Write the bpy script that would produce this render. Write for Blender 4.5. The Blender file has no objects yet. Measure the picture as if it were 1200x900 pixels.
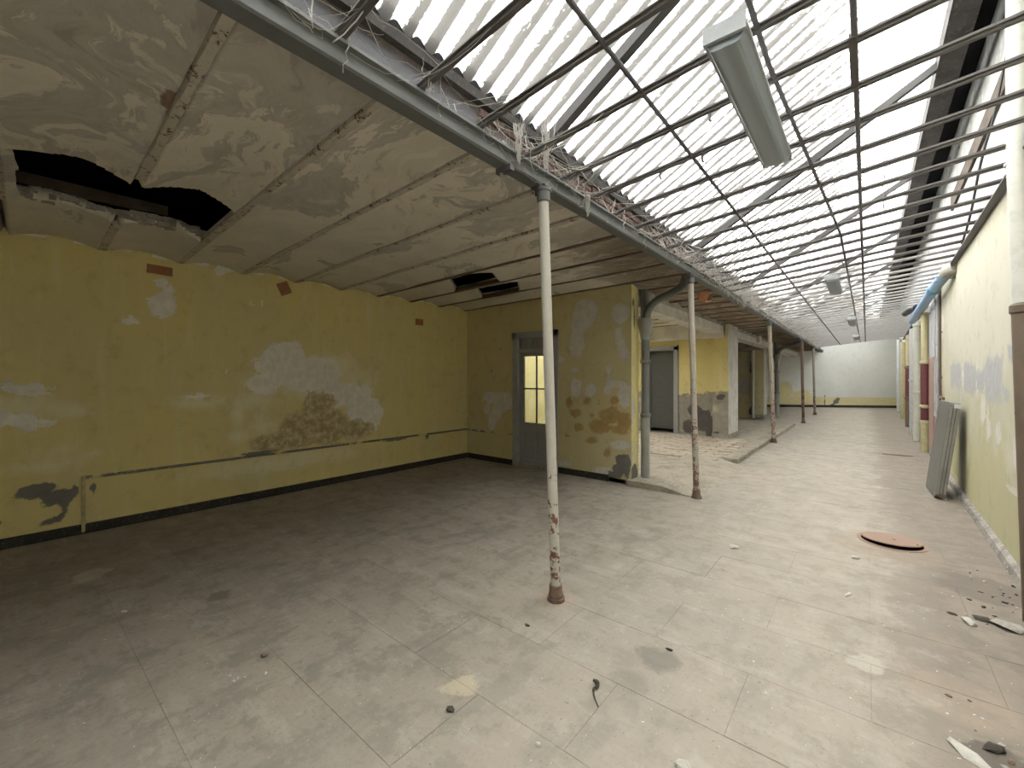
import bpy, bmesh, math, random
import numpy as np
from mathutils import Vector, Matrix, noise as mnoise

rng = random.Random(7)
nrng = np.random.RandomState(5)
S = bpy.context.scene
COL = S.collection

# ------------------------------------------------------------------ camera
F_PX = 500.0
YAW = math.atan2(415.0, F_PX)
cd = bpy.data.cameras.new('camera')
cd.sensor_width = 36.0
cd.lens = 36.0 * F_PX / 1200.0
cd.shift_y = -7.0 / 1200.0
cd.clip_start = 0.02
cd.clip_end = 200
cam = bpy.data.objects.new('camera', cd)
cam.location = (0, 0, 1.6)
cam.rotation_euler = (math.radians(90), 0, YAW)
COL.objects.link(cam)
S.camera = cam

# ------------------------------------------------------------------ sky and exposure (overcast daylight)
W = bpy.data.worlds.new('overcast_sky')
S.world = W
W.use_nodes = True
wn = W.node_tree.nodes
wn['Background'].inputs[0].default_value = (1.0, .985, .96, 1)
wn['Background'].inputs[1].default_value = 13.5
S.view_settings.view_transform = 'Standard'
S.view_settings.look = 'None'
S.view_settings.gamma = 1.0
S.view_settings.use_curve_mapping = False
S.view_settings.exposure = 0.17
S.cycles.max_bounces = 10
S.cycles.diffuse_bounces = 7
S.cycles.transparent_max_bounces = 12
S.cycles.transmission_bounces = 6
S.cycles.use_denoising = True
S.cycles.caustics_reflective = False
S.cycles.caustics_refractive = False
S.cycles.sample_clamp_indirect = 4.0

# ------------------------------------------------------------------ node helper
class NT:
    def __init__(s, name):
        s.m = bpy.data.materials.new(name)
        s.m.use_nodes = True
        s.t = s.m.node_tree
        s.n = s.t.nodes
        s.n.clear()
        s.out = s.n.new('ShaderNodeOutputMaterial')
    def new(s, typ, **k):
        n = s.n.new(typ)
        for a, b in k.items():
            setattr(n, a, b)
        return n
    def link(s, a, b):
        s.t.links.new(a, b)
    def put(s, sock, v):
        if isinstance(v, bpy.types.NodeSocket):
            s.link(v, sock)
        elif isinstance(v, (tuple, list)):
            if sock.type == 'RGBA' and len(v) == 3:
                v = (*v, 1)
            sock.default_value = v
        else:
            sock.default_value = v
    def pos(s, scale=(1, 1, 1), obj=False):
        if obj:
            o = s.new('ShaderNodeTexCoord').outputs['Object']
        else:
            o = s.new('ShaderNodeNewGeometry').outputs['Position']
        if scale == (1, 1, 1):
            return o
        m = s.new('ShaderNodeVectorMath', operation='MULTIPLY')
        s.link(o, m.inputs[0])
        m.inputs[1].default_value = scale
        return m.outputs[0]
    def noise(s, vec, scale, detail=4, rough=.55, w=0.0):
        n = s.new('ShaderNodeTexNoise')
        n.noise_dimensions = '3D'
        if w:
            a = s.new('ShaderNodeVectorMath', operation='ADD')
            s.link(vec, a.inputs[0]); a.inputs[1].default_value = (w, w * 1.7, -w)
            vec = a.outputs[0]
        s.link(vec, n.inputs['Vector'])
        n.inputs['Scale'].default_value = scale
        n.inputs['Detail'].default_value = detail
        n.inputs['Roughness'].default_value = rough
        return n.outputs['Fac']
    def math(s, op, a, b=0.0, c=0.0, clamp=False):
        n = s.new('ShaderNodeMath', operation=op, use_clamp=clamp)
        s.put(n.inputs[0], a); s.put(n.inputs[1], b); s.put(n.inputs[2], c)
        return n.outputs[0]
    def ramp(s, v, lo, hi, a=0.0, b=1.0):
        n = s.new('ShaderNodeMapRange', interpolation_type='SMOOTHSTEP')
        s.put(n.inputs[0], v)
        n.inputs[1].default_value = lo; n.inputs[2].default_value = hi
        n.inputs[3].default_value = a; n.inputs[4].default_value = b
        return n.outputs[0]
    def mix(s, f, a, b, blend='MIX'):
        n = s.new('ShaderNodeMix', data_type='RGBA', blend_type=blend)
        s.put(n.inputs[0], f); s.put(n.inputs[6], a); s.put(n.inputs[7], b)
        return n.outputs[2]
    def attr(s, name):
        return s.new('ShaderNodeAttribute', attribute_name=name).outputs['Fac']
    def sep(s, v):
        n = s.new('ShaderNodeSeparateXYZ'); s.link(v, n.inputs[0]); return n.outputs
    def rnd(s):
        return s.new('ShaderNodeObjectInfo').outputs['Random']
    def bump(s, h, dist=.01, strength=.6):
        n = s.new('ShaderNodeBump')
        n.inputs['Distance'].default_value = dist
        n.inputs['Strength'].default_value = strength
        s.put(n.inputs['Height'], h)
        return n.outputs[0]
    def finish(s, color, rough=.8, normal=None, metal=0.0, spec=.3):
        p = s.new('ShaderNodeBsdfPrincipled')
        s.put(p.inputs['Base Color'], color)
        s.put(p.inputs['Roughness'], rough)
        s.put(p.inputs['Metallic'], metal)
        p.inputs['Specular IOR Level'].default_value = spec
        if normal is not None:
            s.link(normal, p.inputs['Normal'])
        s.link(p.outputs[0], s.out.inputs[0])
        return s.m

# ------------------------------------------------------------------ materials
def wall_paint(name, c1, c2, fade=(.60, .56, .36), bare=(.56, .53, .47), earth=(.36, .25, .10), dark=(.10, .095, .085), chips=.72, grime=.35, streak=.25, earth2=None, low=None):
    t = NT(name)
    P = t.pos()
    n1 = t.noise(P, 2.3, 5, .6)
    n2 = t.noise(P, 10, 8, .72, 3.1)
    n3 = t.noise(P, 60, 3, .6, 7.7)
    nl = t.noise(P, .8, 3, .5, 1.3)
    st = t.noise(t.pos((5, 5, .7)), 1.6, 4, .6, 9.1)
    wob = t.math('ADD', t.math('MULTIPLY', t.math('SUBTRACT', n1, .5), .22), t.math('MULTIPLY', t.math('SUBTRACT', n2, .5), .20))
    col = t.mix(t.ramp(nl, .35, .65), c1, c2)
    col = t.mix(t.math('MULTIPLY', t.ramp(st, .5, .75), streak), col, fade)
    if low:
        zz = t.sep(P)[2]
        lf = t.ramp(t.math('ADD', zz, t.math('MULTIPLY', t.math('SUBTRACT', n1, .5), 2.2)), 1.5, .6)
        col = t.mix(t.math('MULTIPLY', lf, .8), col, low)
    f_fade = t.ramp(t.math('ADD', t.attr('faded'), wob), -.05, .09, 0, .75)
    col = t.mix(f_fade, col, fade)
    col = t.mix(t.math('MULTIPLY', t.ramp(t.noise(P, 5, 6, .7, 4.4), .5, .72), grime), col, tuple(.5 * v for v in c1))
    chip = t.ramp(n2, chips, chips + .02)
    m_b = t.ramp(t.math('ADD', t.attr('bare'), wob), -.006, .008)
    m_b2 = t.math('MAXIMUM', m_b, chip)
    bc = t.mix(t.ramp(n2, .3, .7), bare, tuple(v * .78 for v in bare))
    bc = t.mix(t.math('MULTIPLY', t.ramp(n1, .55, .7), .35), bc, fade)
    col = t.mix(m_b2, col, bc)
    m_e = t.ramp(t.math('ADD', t.attr('earth'), wob), -.012, .03)
    ec = t.mix(t.ramp(n2, .38, .68), earth, earth2 or tuple(min(1, v * 1.4 + .05) for v in earth))
    col = t.mix(m_e, col, ec)
    m_d = t.ramp(t.math('ADD', t.attr('dark'), t.math('MULTIPLY', wob, .8)), -.01, .012)
    dc = t.mix(n2, dark, tuple(v * 2.0 for v in dark))
    col = t.mix(m_d, col, dc)
    h = t.math('ADD', t.math('MULTIPLY', n3, .12), t.math('MULTIPLY', n2, .25))
    h = t.math('SUBTRACT', h, t.math('MULTIPLY', t.math('MAXIMUM', m_b2, m_e), .45))
    h = t.math('SUBTRACT', h, t.math('MULTIPLY', m_d, .4))
    return t.finish(col, .85, t.bump(h, .012, .55), spec=.2)

def plaster(name, c, var=.35, scale=3, bright=None, rough=.9, bump=.5):
    t = NT(name)
    P = t.pos()
    n1 = t.noise(P, scale, 6, .65)
    n2 = t.noise(P, scale * 7, 5, .6, 2.2)
    col = t.mix(t.ramp(n1, .35, .7), c, tuple(v * (1 - var) for v in c))
    if bright:
        col = t.mix(t.ramp(n2, .56, .66), col, bright)
    h = t.math('ADD', t.math('MULTIPLY', n1, .5), t.math('MULTIPLY', n2, .3))
    return t.finish(col, rough, t.bump(h, .012, bump), spec=.2)

def metal_paint(name, c, rust=.0, rustcol=(.16, .055, .03), c2=None, grad=None, rough=.5, dirt=.3, scale=9, spec=.4):
    """painted steel; rust = share of rust blotches; grad=(z0,z1): more rust below."""
    t = NT(name)
    P = t.pos()
    n1 = t.noise(P, scale, 6, .7)
    n2 = t.noise(P, scale * 4, 4, .6, 5)
    col = t.mix(t.math('MULTIPLY', t.ramp(n1, .4, .75), dirt), c, c2 or tuple(v * .5 for v in c))
    if rust:
        thr = t.math('SUBTRACT', .78, rust * .5)
        if grad:
            z = t.sep(P)[2]
            thr = t.math('SUBTRACT', thr, t.ramp(z, grad[1], grad[0], 0, .15))
        m = t.ramp(t.math('SUBTRACT', t.math('ADD', t.math('MULTIPLY', n1, .65), t.math('MULTIPLY', n2, .35)), thr), -.005, .02)
        rc = t.mix(n2, tuple(v * .6 for v in rustcol), tuple(v * 1.5 for v in rustcol))
        col = t.mix(m, col, rc)
        r = t.math('ADD', rough, t.math('MULTIPLY', m, .4), clamp=True)
        return t.finish(col, r, t.bump(t.math('SUBTRACT', t.math('MULTIPLY', n2, .3), t.math('MULTIPLY', m, .6)), .004, .6), spec=spec)
    return t.finish(col, rough, t.bump(n2, .003, .3), spec=spec)

M = {}
M['yellow'] = wall_paint('yellow_distemper', (.63, .535, .235), (.585, .515, .26), fade=(.72, .675, .48), bare=(.84, .80, .73), earth=(.27, .215, .105), earth2=(.60, .53, .33), chips=.69, grime=.3)
M['yellow_door'] = wall_paint('yellow_distemper_worn', (.57, .495, .265), (.54, .485, .285), earth=(.36, .245, .10), earth2=(.44, .33, .155), bare=(.70, .67, .62), chips=.68, grime=.3)
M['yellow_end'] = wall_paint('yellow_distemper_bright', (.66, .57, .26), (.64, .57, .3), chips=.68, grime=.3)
M['yellow_pale'] = wall_paint('pale_yellow_limewash', (.46, .44, .335), (.42, .41, .335), fade=(.54, .525, .44), bare=(.64, .62, .56), earth=(.33, .33, .335), earth2=(.385, .385, .38), low=(.42, .395, .235), dark=(.30, .28, .2), chips=.70, grime=.30, streak=.55)
M['back'] = wall_paint('white_limewash_over_brick', (.72, .73, .71), (.66, .68, .66), fade=(.68, .69, .67), earth=(.60, .54, .30), earth2=(.66, .61, .42), chips=.72, grime=.2, streak=.2)
M['white_wall'] = plaster('white_limewash', (.50, .505, .485), .5, 2.6, (.34, .34, .325))
M['dirty_yellow'] = wall_paint('dirty_yellow_wall', (.58, .52, .30), (.52, .48, .31), bare=(.5, .47, .41), earth=(.22, .2, .16), chips=.66, grime=.6)
M['white_col'] = plaster('chalky_white_plaster', (.60, .59, .55), .25, 3)
M['grey_plaster'] = plaster('grey_cement_plaster', (.34, .32, .28), .45, 4, (.45, .43, .38))
M['baseboard'] = plaster('black_skirting_paint', (.035, .033, .03), .4, 6, (.10, .095, .08), .7, .3)
M['baseboard_grey'] = plaster('grey_cement_skirting', (.30, .28, .25), .5, 5, (.42, .4, .36))
M['void'] = plaster('near_black_shade', (.006, .006, .007), .3, 3)  # near-black colour that stands in for deep shade in openings
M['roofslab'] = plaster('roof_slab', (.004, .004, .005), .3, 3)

def ceiling_mat():
    t = NT('flaking_limewash_ceiling')
    P = t.pos()
    wv = t.new('ShaderNodeTexNoise'); t.link(P, wv.inputs['Vector']); wv.inputs['Scale'].default_value = .9; wv.inputs['Detail'].default_value = 3
    va = t.new('ShaderNodeVectorMath', operation='MULTIPLY_ADD'); t.link(wv.outputs['Color'], va.inputs[0]); va.inputs[1].default_value = (1.3, 1.3, 0); t.link(P, va.inputs[2])
    Q = va.outputs[0]
    nw = t.noise(P, 1.3, 5, .6)
    def st(sx, sy):
        m = t.new('ShaderNodeVectorMath', operation='MULTIPLY'); t.link(Q, m.inputs[0]); m.inputs[1].default_value = (sx, sy, 1); return m.outputs[0]
    big = t.noise(st(.8, 1.5), 1.25, 7, .62, 8)
    nf = t.noise(st(1, 2.2), 5.5, 7, .68, 3)
    wisp = t.noise(st(.9, 3.4), 2.6, 8, .7, 5)
    fine = t.noise(P, 26, 5, .65, 6)
    fl = t.attr('flake')
    br = t.attr('brown')
    base = t.mix(t.ramp(nw, .35, .65), (.68, .635, .54), (.61, .575, .485))
    base = t.mix(t.math('MULTIPLY', t.ramp(nf, .5, .7), .25), base, (.50, .47, .40))
    grey = t.mix(t.ramp(nf, .35, .65), (.37, .35, .315), (.46, .44, .395))
    m_f = t.ramp(t.math('ADD', t.math('ADD', t.math('SUBTRACT', big, .60), t.math('MULTIPLY', t.math('SUBTRACT', fine, .5), .03)), t.math('MULTIPLY', fl, .13)), -.006, .014)
    col = t.mix(t.math('MULTIPLY', m_f, .8), base, grey)
    w1 = t.math('MULTIPLY', t.ramp(wisp, .555, .61), t.math('MULTIPLY_ADD', fl, .45, .2))
    col = t.mix(w1, col, (.72, .68, .58))
    w2 = t.math('MULTIPLY', t.ramp(wisp, .445, .39), t.math('MULTIPLY', fl, .5))
    col = t.mix(w2, col, (.30, .275, .24))
    edge = t.math('MULTIPLY', t.ramp(t.math('ADD', t.math('SUBTRACT', big, .60), t.math('MULTIPLY', fl, .13)), -.045, -.006), t.math('SUBTRACT', 1.0, m_f))
    col = t.mix(t.math('MULTIPLY', edge, .35), col, (.72, .68, .58))
    m_b = t.ramp(t.math('ADD', br, t.math('MULTIPLY', t.math('SUBTRACT', wisp, .5), 1.3)), .35, .75)
    bcol = t.mix(t.ramp(wisp, .42, .62), (.19, .155, .12), (.33, .285, .225))
    col = t.mix(m_b, col, bcol)
    m_br = t.ramp(t.math('ADD', t.attr('brick'), t.math('MULTIPLY', t.math('SUBTRACT', nf, .5), .06)), -.005, .01)
    col = t.mix(m_br, col, t.mix(nf, (.20, .12, .09), (.28, .19, .15)))
    h = t.math('SUBTRACT', t.math('MULTIPLY', fine, .2), t.math('MULTIPLY', m_f, .4))
    return t.finish(col, .92, t.bump(h, .012, .6), spec=.15)
M['ceiling'] = ceiling_mat()
M['joist'] = metal_paint('rusty_limewashed_joist', (.46, .42, .35), .45, (.12, .07, .045), rough=.8, scale=14)
M['joist_brown'] = metal_paint('rusty_brown_joist', (.13, .09, .065), .35, (.07, .045, .035), rough=.8, scale=14)

def floor_mat():
    t = NT('worn_stone_slabs')
    P = t.pos()
    x, y, z = t.sep(P)
    r = t.rnd()
    n1 = t.noise(P, .9, 5, .6)
    n2 = t.noise(P, 4.5, 8, .74, 2)
    n3 = t.noise(P, 38, 4, .65, 6)
    sw = t.noise(t.pos((.9, 3.2, 1)), 2.2, 8, .72, 4)
    sw2 = t.noise(t.pos((2.6, 1.0, 1)), 1.6, 8, .72, 14)
    col = t.mix(t.ramp(n1, .35, .65), (.272, .238, .199), (.238, .213, .181))
    col = t.mix(t.math('MULTIPLY', r, .35), col, (.29, .25, .205))
    col = t.mix(t.math('MULTIPLY', t.ramp(sw, .5, .62), .4), col, (.35, .328, .282))
    col = t.mix(t.math('MULTIPLY', t.ramp(sw2, .52, .63), .55), col, (.175, .162, .138))
    col = t.mix(t.math('MULTIPLY', t.ramp(n2, .5, .6), .6), col, (.18, .165, .138))
    col = t.mix(t.math('MULTIPLY', t.ramp(n2, .42, .33), .45), col, (.36, .335, .285))
    col = t.mix(t.math('MULTIPLY', t.ramp(n3, .5, .68), .35), col, (.175, .16, .132))
    lane = t.math('MULTIPLY', t.ramp(x, -2.4, -.6), t.ramp(x, 1.1, -.1))
    col = t.mix(t.math('MULTIPLY', lane, .3), col, (.36, .322, .27))
    edge = t.ramp(t.math('ADD', t.math('ADD', x, t.math('MULTIPLY', n2, 1.2)), t.math('MULTIPLY', n1, .5)), .78, 1.25)
    col = t.mix(t.math('MULTIPLY', edge, .75), col, t.mix(t.ramp(n2, .35, .65), (.095, .078, .06), (.22, .185, .147)))
    # discoloured spots: (cx, cy, r, colour, strength)
    wob = t.math('MULTIPLY', t.math('SUBTRACT', n2, .5), .34)
    for cx, cy, rr, c, s in ((-.92, 2.40, .115, (.15, .142, .122), .7), (-.97, 2.13, .10, (.18, .165, .135), .45), (-1.63, 1.53, .07, (.42, .36, .26), .75),
                             (.12, 5.35, .40, (.26, .20, .15), .35), (-3.65, 1.03, .07, (.10, .09, .07), .7), (.0, 3.1, .09, (.41, .385, .33), .45),
                             (.42, 2.70, .10, (.07, .06, .05), .7), (.72, 4.75, .28, (.12, .10, .085), .6), (-1.72, 2.58, .12, (.33, .25, .19), .5),
                             (.36, 3.05, .22, (.34, .27, .21), .3), (-4.83, .5, .12, (.46, .43, .35), .5)):
        dx = t.math('SUBTRACT', x, cx); dy = t.math('SUBTRACT', y, cy)
        d = t.math('SQRT', t.math('ADD', t.math('MULTIPLY', dx, dx), t.math('MULTIPLY', dy, dy)))
        col = t.mix(t.math('MULTIPLY', t.ramp(t.math('ADD', d, wob), rr + .012 + rr * .12, rr - .012 - rr * .12), s), col, c)
    sp = t.math('MAXIMUM', t.ramp(t.noise(P, 55, 2, .5, 11), .68, .71), t.ramp(t.noise(P, 17, 3, .6, 21), .69, .72))
    col = t.mix(t.math('MULTIPLY', sp, .6), col, (.14, .12, .10))
    sp2 = t.ramp(t.noise(P, 42, 2, .5, 17), .735, .75)
    col = t.mix(t.math('MULTIPLY', sp2, .8), col, (.66, .63, .56))
    h = t.math('ADD', t.math('MULTIPLY', n3, .2), t.math('MULTIPLY', n2, .5))
    return t.finish(col, t.ramp(n2, .3, .7, .62, .88), t.bump(h, .008, .5), spec=.3)
M['floor'] = floor_mat()
M['grout'] = plaster('dirt_in_joints', (.27, .24, .195), .4, 8)
M['platform'] = plaster('concrete_ramp', (.32, .285, .23), .35, 4, (.40, .37, .31))
M['kerb'] = plaster('stone_kerb', (.29, .26, .21), .4, 4, (.37, .345, .29))

def tile_mat():
    t = NT('worn_brick_paving')
    P = t.pos()
    n = t.noise(P, 9, 6, .7)
    col = t.mix(t.rnd(), (.29, .235, .185), (.34, .30, .245))
    col = t.mix(t.ramp(n, .45, .65), col, (.37, .335, .275))
    return t.finish(col, .85, t.bump(n, .006, .5), spec=.2)
M['tile'] = tile_mat()

def brick_mat(name, a, b, dust):
    t = NT(name)
    P = t.pos()
    n = t.noise(P, 22, 6, .7)
    col = t.mix(t.rnd(), a, b)
    col = t.mix(t.math('MULTIPLY', t.ramp(n, .45, .7), .7), col, dust)
    return t.finish(col, .92, t.bump(n, .006, .6), spec=.1)
M['brick'] = brick_mat('dusty_brick', (.10, .065, .055), (.13, .085, .07), (.19, .175, .165))
M['brick_red'] = brick_mat('exposed_red_brick', (.30, .12, .055), (.25, .11, .06), (.30, .17, .10))
M['brick_orange'] = brick_mat('orange_hollow_brick', (.62, .27, .13), (.6, .28, .15), (.66, .38, .24))
M['mortar'] = plaster('dusty_mortar', (.125, .105, .095), .45, 9, (.2, .18, .165))
M['zinc'] = metal_paint('weathered_zinc', (.05, .05, .056), .14, (.2, .15, .12), rough=.6, dirt=.5, scale=5)
M['girder'] = metal_paint('grey_painted_girder', (.125, .133, .13), .12, (.16, .12, .09), rough=.6, scale=7)
M['bar'] = metal_paint('grey_glazing_bar', (.10, .092, .088), .15, (.07, .05, .04), rough=.65, scale=8)
M['bar_haze_lit'] = metal_paint('haze_lit_glazing_bar', (.33, .32, .31), .05, (.2, .16, .13), rough=.8, scale=8)  # paler copy for far bars: distant haze and side light put into the colour
M['rod'] = metal_paint('dark_tie_rod', (.10, .095, .10), .25, (.09, .05, .04), rough=.6, scale=12)
M['rafter'] = metal_paint('grey_rafter', (.055, .054, .053), .12, (.14, .1, .08), rough=.7, scale=5)
M['purlin'] = plaster('dark_weathered_timber', (.06, .055, .052), .4, 5, (.085, .08, .075))
M['board'] = plaster('brown_timber_board', (.085, .066, .052), .4, 6)
M['post_white'] = metal_paint('white_post_paint', (.52, .50, .44), .235, (.15, .07, .055), grad=(.0, 1.9), rough=.5, scale=11)
M['post_grey'] = metal_paint('rusting_post_paint', (.40, .36, .31), .30, (.17, .095, .075), grad=(.0, 2.2), rough=.6, scale=11)
M['post_brown'] = metal_paint('brown_rusted_post_paint', (.22, .15, .13), .35, (.11, .05, .04), grad=(.1, 2.4), rough=.65, scale=11)
M['rust'] = metal_paint('rusty_iron', (.16, .105, .08), .45, (.10, .06, .045), rough=.8, scale=18)
M['rust_light'] = metal_paint('rusty_steel_cover', (.235, .155, .115), .22, (.18, .105, .07), c2=(.26, .205, .16), rough=.75, scale=7)
M['rust_brown'] = metal_paint('brown_cast_iron', (.105, .075, .05), .3, (.07, .042, .028), rough=.7, scale=9)
M['downpipe'] = metal_paint('dark_grey_downpipe', (.15, .155, .145), .15, (.16, .10, .07), rough=.55, scale=6)
M['downpipe_light'] = metal_paint('grey_downpipe', (.26, .26, .235), .15, (.16, .10, .07), rough=.6, scale=6)
M['white_pipe'] = metal_paint('cream_white_pipe', (.50, .495, .44), .0, dirt=.35, rough=.45)
M['grey_pipe'] = metal_paint('pale_grey_pipe', (.44, .45, .45), .1, dirt=.4, rough=.45)
M['yellow_pipe'] = metal_paint('yellowed_pipe_paint', (.42, .37, .22), .1, dirt=.4)
M['red_pipe'] = metal_paint('dark_red_pipe_paint', (.13, .038, .042), .12, (.1, .04, .03), dirt=.5)
M['pink'] = metal_paint('faded_pink_paint', (.31, .20, .165), .1, dirt=.5)
M['blue_pipe'] = metal_paint('blue_plastic_pipe', (.22, .38, .58), .0, c2=(.36, .48, .62), dirt=.7, rough=.35)
M['blue_collar'] = metal_paint('deep_blue_plastic_collar', (.07, .24, .46), .0, dirt=.3, rough=.35)
M['black'] = metal_paint('black_rubber', (.02, .02, .022), .0, rough=.5)
M['lilac_grey'] = plaster('lilac_grey_paint', (.36, .36, .375), .3, 3, (.46, .46, .46))
M['door_grey'] = metal_paint('blue_grey_door_paint', (.255, .258, .25), .06, (.45, .43, .4), c2=(.16, .16, .155), rough=.6, scale=8)
M['door_frame'] = metal_paint('chipped_grey_frame_paint', (.33, .33, .325), .28, (.45, .44, .42), c2=(.14, .135, .13), rough=.7, scale=9)
M['door_dark'] = metal_paint('dark_grey_door_paint', (.075, .079, .07), .0, rough=.6)
M['muntin'] = metal_paint('dark_glazing_bar', (.07, .065, .06), .0, rough=.6)
M['lamp_metal'] = metal_paint('grey_lamp_housing', (.24, .26, .27), .0, rough=.45)
M['lamp_rim'] = metal_paint('pale_lamp_rim', (.42, .44, .45), .0, rough=.45)
M['tube'] = metal_paint('unlit_white_tube', (.62, .63, .62), .0, dirt=.15, rough=.3)
M['panel'] = metal_paint('dull_grey_panel_paint', (.13, .128, .118), .06, (.3, .27, .22), dirt=.5, rough=.45, scale=4)
M['panel_edge'] = metal_paint('worn_panel_edge', (.23, .225, .20), .12, (.2, .17, .13), dirt=.5, rough=.4, scale=6)
M['chrome'] = metal_paint('bright_metal_fitting', (.62, .61, .58), .1, (.3, .25, .2), rough=.25, spec=.8)
M['white_chip'] = plaster('white_plaster_chip', (.50, .485, .44), .2, 20)
M['grey_chip'] = plaster('grey_mortar_chip', (.33, .315, .28), .3, 20)
M['dark_chip'] = plaster('dark_debris', (.06, .052, .045), .4, 20)
M['brown_chip'] = plaster('brown_debris', (.19, .13, .09), .4, 20)
M['dirty_plain'] = plaster('old_yellow_paint', (.50, .43, .24), .3, 9)
M['white_box'] = metal_paint('off_white_plastic', (.6, .58, .52), .0, rough=.4)

def glass_mat(name, alpha=.1, tint=(.95, .97, .95)):
    t = NT(name)
    tr = t.new('ShaderNodeBsdfTransparent'); tr.inputs[0].default_value = (*tint, 1)
    gl = t.new('ShaderNodeBsdfGlossy'); gl.inputs[0].default_value = (.9, .9, .9, 1); gl.inputs['Roughness'].default_value = .05
    fr = t.new('ShaderNodeFresnel'); fr.inputs[0].default_value = 1.45
    mx = t.new('ShaderNodeMixShader')
    t.link(t.math('MAXIMUM', fr.outputs[0], alpha * .3), mx.inputs[0]); t.link(tr.outputs[0], mx.inputs[1]); t.link(gl.outputs[0], mx.inputs[2])
    t.link(mx.outputs[0], t.out.inputs[0])
    return t.m
M['glass'] = glass_mat('old_window_glass')

def diffuser_mat():
    t = NT('clouded_acrylic_diffuser')
    P = t.pos()
    n = t.noise(t.pos((40, 1.2, 1)), 1.0, 4, .6)
    tr = t.new('ShaderNodeBsdfTransparent'); tr.inputs[0].default_value = (.86, .9, .9, 1)
    p = t.new('ShaderNodeBsdfPrincipled')
    t.put(p.inputs['Base Color'], t.mix(n, (.50, .58, .65), (.62, .69, .75))); p.inputs['Roughness'].default_value = .3
    mx = t.new('ShaderNodeMixShader'); mx.inputs[0].default_value = .62
    t.link(tr.outputs[0], mx.inputs[1]); t.link(p.outputs[0], mx.inputs[2]); t.link(mx.outputs[0], t.out.inputs[0])
    return t.m
M['diffuser'] = diffuser_mat()

def sheet_mat():
    """translucent fibreglass sheet: object x = phase across the corrugations, y = along the slope"""
    t = NT('translucent_corrugated_sheet')
    P = t.pos()
    O = t.pos(obj=True)
    ox, oy, oz = t.sep(O)
    wx, wy, wz = t.sep(P)
    ph = t.math('MULTIPLY_ADD', t.math('COSINE', t.math('MULTIPLY', ox, 2 * math.pi / .15)), -.5, .5)   # 1 in the valleys seen from below
    sl = t.math('ADD', wx, t.math('MULTIPLY', wz, .5))
    cmb = t.new('ShaderNodeCombineXYZ'); t.link(t.math('MULTIPLY', sl, 7.0), cmb.inputs[0]); t.link(t.math('MULTIPLY', wy, 42.0), cmb.inputs[1])
    stip = t.noise(cmb.outputs[0], 1.0, 7, .72)
    cm2 = t.new('ShaderNodeCombineXYZ'); t.link(t.math('MULTIPLY', sl, .9), cm2.inputs[0]); t.link(t.math('MULTIPLY', wy, 6.0), cm2.inputs[1])
    big = t.noise(cm2.outputs[0], 1.0, 5, .6, 4)
    far = t.ramp(wy, 10.5, 16.5)
    low = t.ramp(wz, 3.75, 3.4)
    cm3 = t.new('ShaderNodeCombineXYZ'); t.link(t.math('MULTIPLY', sl, 40.0), cm3.inputs[0]); t.link(t.math('MULTIPLY', wy, 95.0), cm3.inputs[1])
    stip2 = t.noise(cm3.outputs[0], 1.0, 4, .75, 2)
    band = t.ramp(t.math('ADD', ph, t.math('MULTIPLY', t.math('SUBTRACT', big, .5), 1.6)), .30, .85)
    clean = t.ramp(wx, -.7, .45, 0, .16)
    thr = t.math('SUBTRACT', .645, t.math('ADD', t.math('MULTIPLY', band, .27), t.math('ADD', t.math('MULTIPLY', far, .04), t.math('MULTIPLY', low, .06))))
    thr = t.math('ADD', thr, clean)
    mixn = t.math('ADD', t.math('MULTIPLY', stip2, .7), t.math('MULTIPLY', stip, .3))
    dirt = t.ramp(t.math('SUBTRACT', mixn, thr), -.03, .03)
    dirt = t.math('MAXIMUM', dirt, t.math('MULTIPLY', far, .15))
    tint = t.mix(t.ramp(big, .55, .75), (.95, .96, .95), (.93, .89, .76))
    tcol = t.mix(dirt, tint, (.065, .064, .06))
    tl = t.new('ShaderNodeBsdfTranslucent'); t.link(tcol, tl.inputs[0])
    tr = t.new('ShaderNodeBsdfTransparent'); t.link(t.mix(dirt, tint, (.035, .034, .032)), tr.inputs[0])
    df = t.new('ShaderNodeBsdfDiffuse'); t.link(t.mix(dirt, (.6, .62, .6), (.36, .35, .33)), df.inputs[0])
    m1 = t.new('ShaderNodeMixShader'); m1.inputs[0].default_value = .42
    t.link(tl.outputs[0], m1.inputs[1]); t.link(tr.outputs[0], m1.inputs[2])
    m2 = t.new('ShaderNodeMixShader'); t.link(t.math('MULTIPLY_ADD', dirt, .35, .06), m2.inputs[0])
    t.link(m1.outputs[0], m2.inputs[1]); t.link(df.outputs[0], m2.inputs[2])
    t.link(m2.outputs[0], t.out.inputs[0])
    return t.m
M['sheet'] = sheet_mat()

def web_mat():
    t = NT('dusty_cobweb')
    d = t.new('ShaderNodeBsdfDiffuse'); d.inputs[0].default_value = (.56, .54, .50, 1)
    tl = t.new('ShaderNodeBsdfTranslucent'); tl.inputs[0].default_value = (.5, .48, .46, 1)
    mx = t.new('ShaderNodeMixShader'); mx.inputs[0].default_value = .4
    t.link(d.outputs[0], mx.inputs[1]); t.link(tl.outputs[0], mx.inputs[2]); t.link(mx.outputs[0], t.out.inputs[0])
    return t.m
M['web'] = web_mat()

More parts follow.
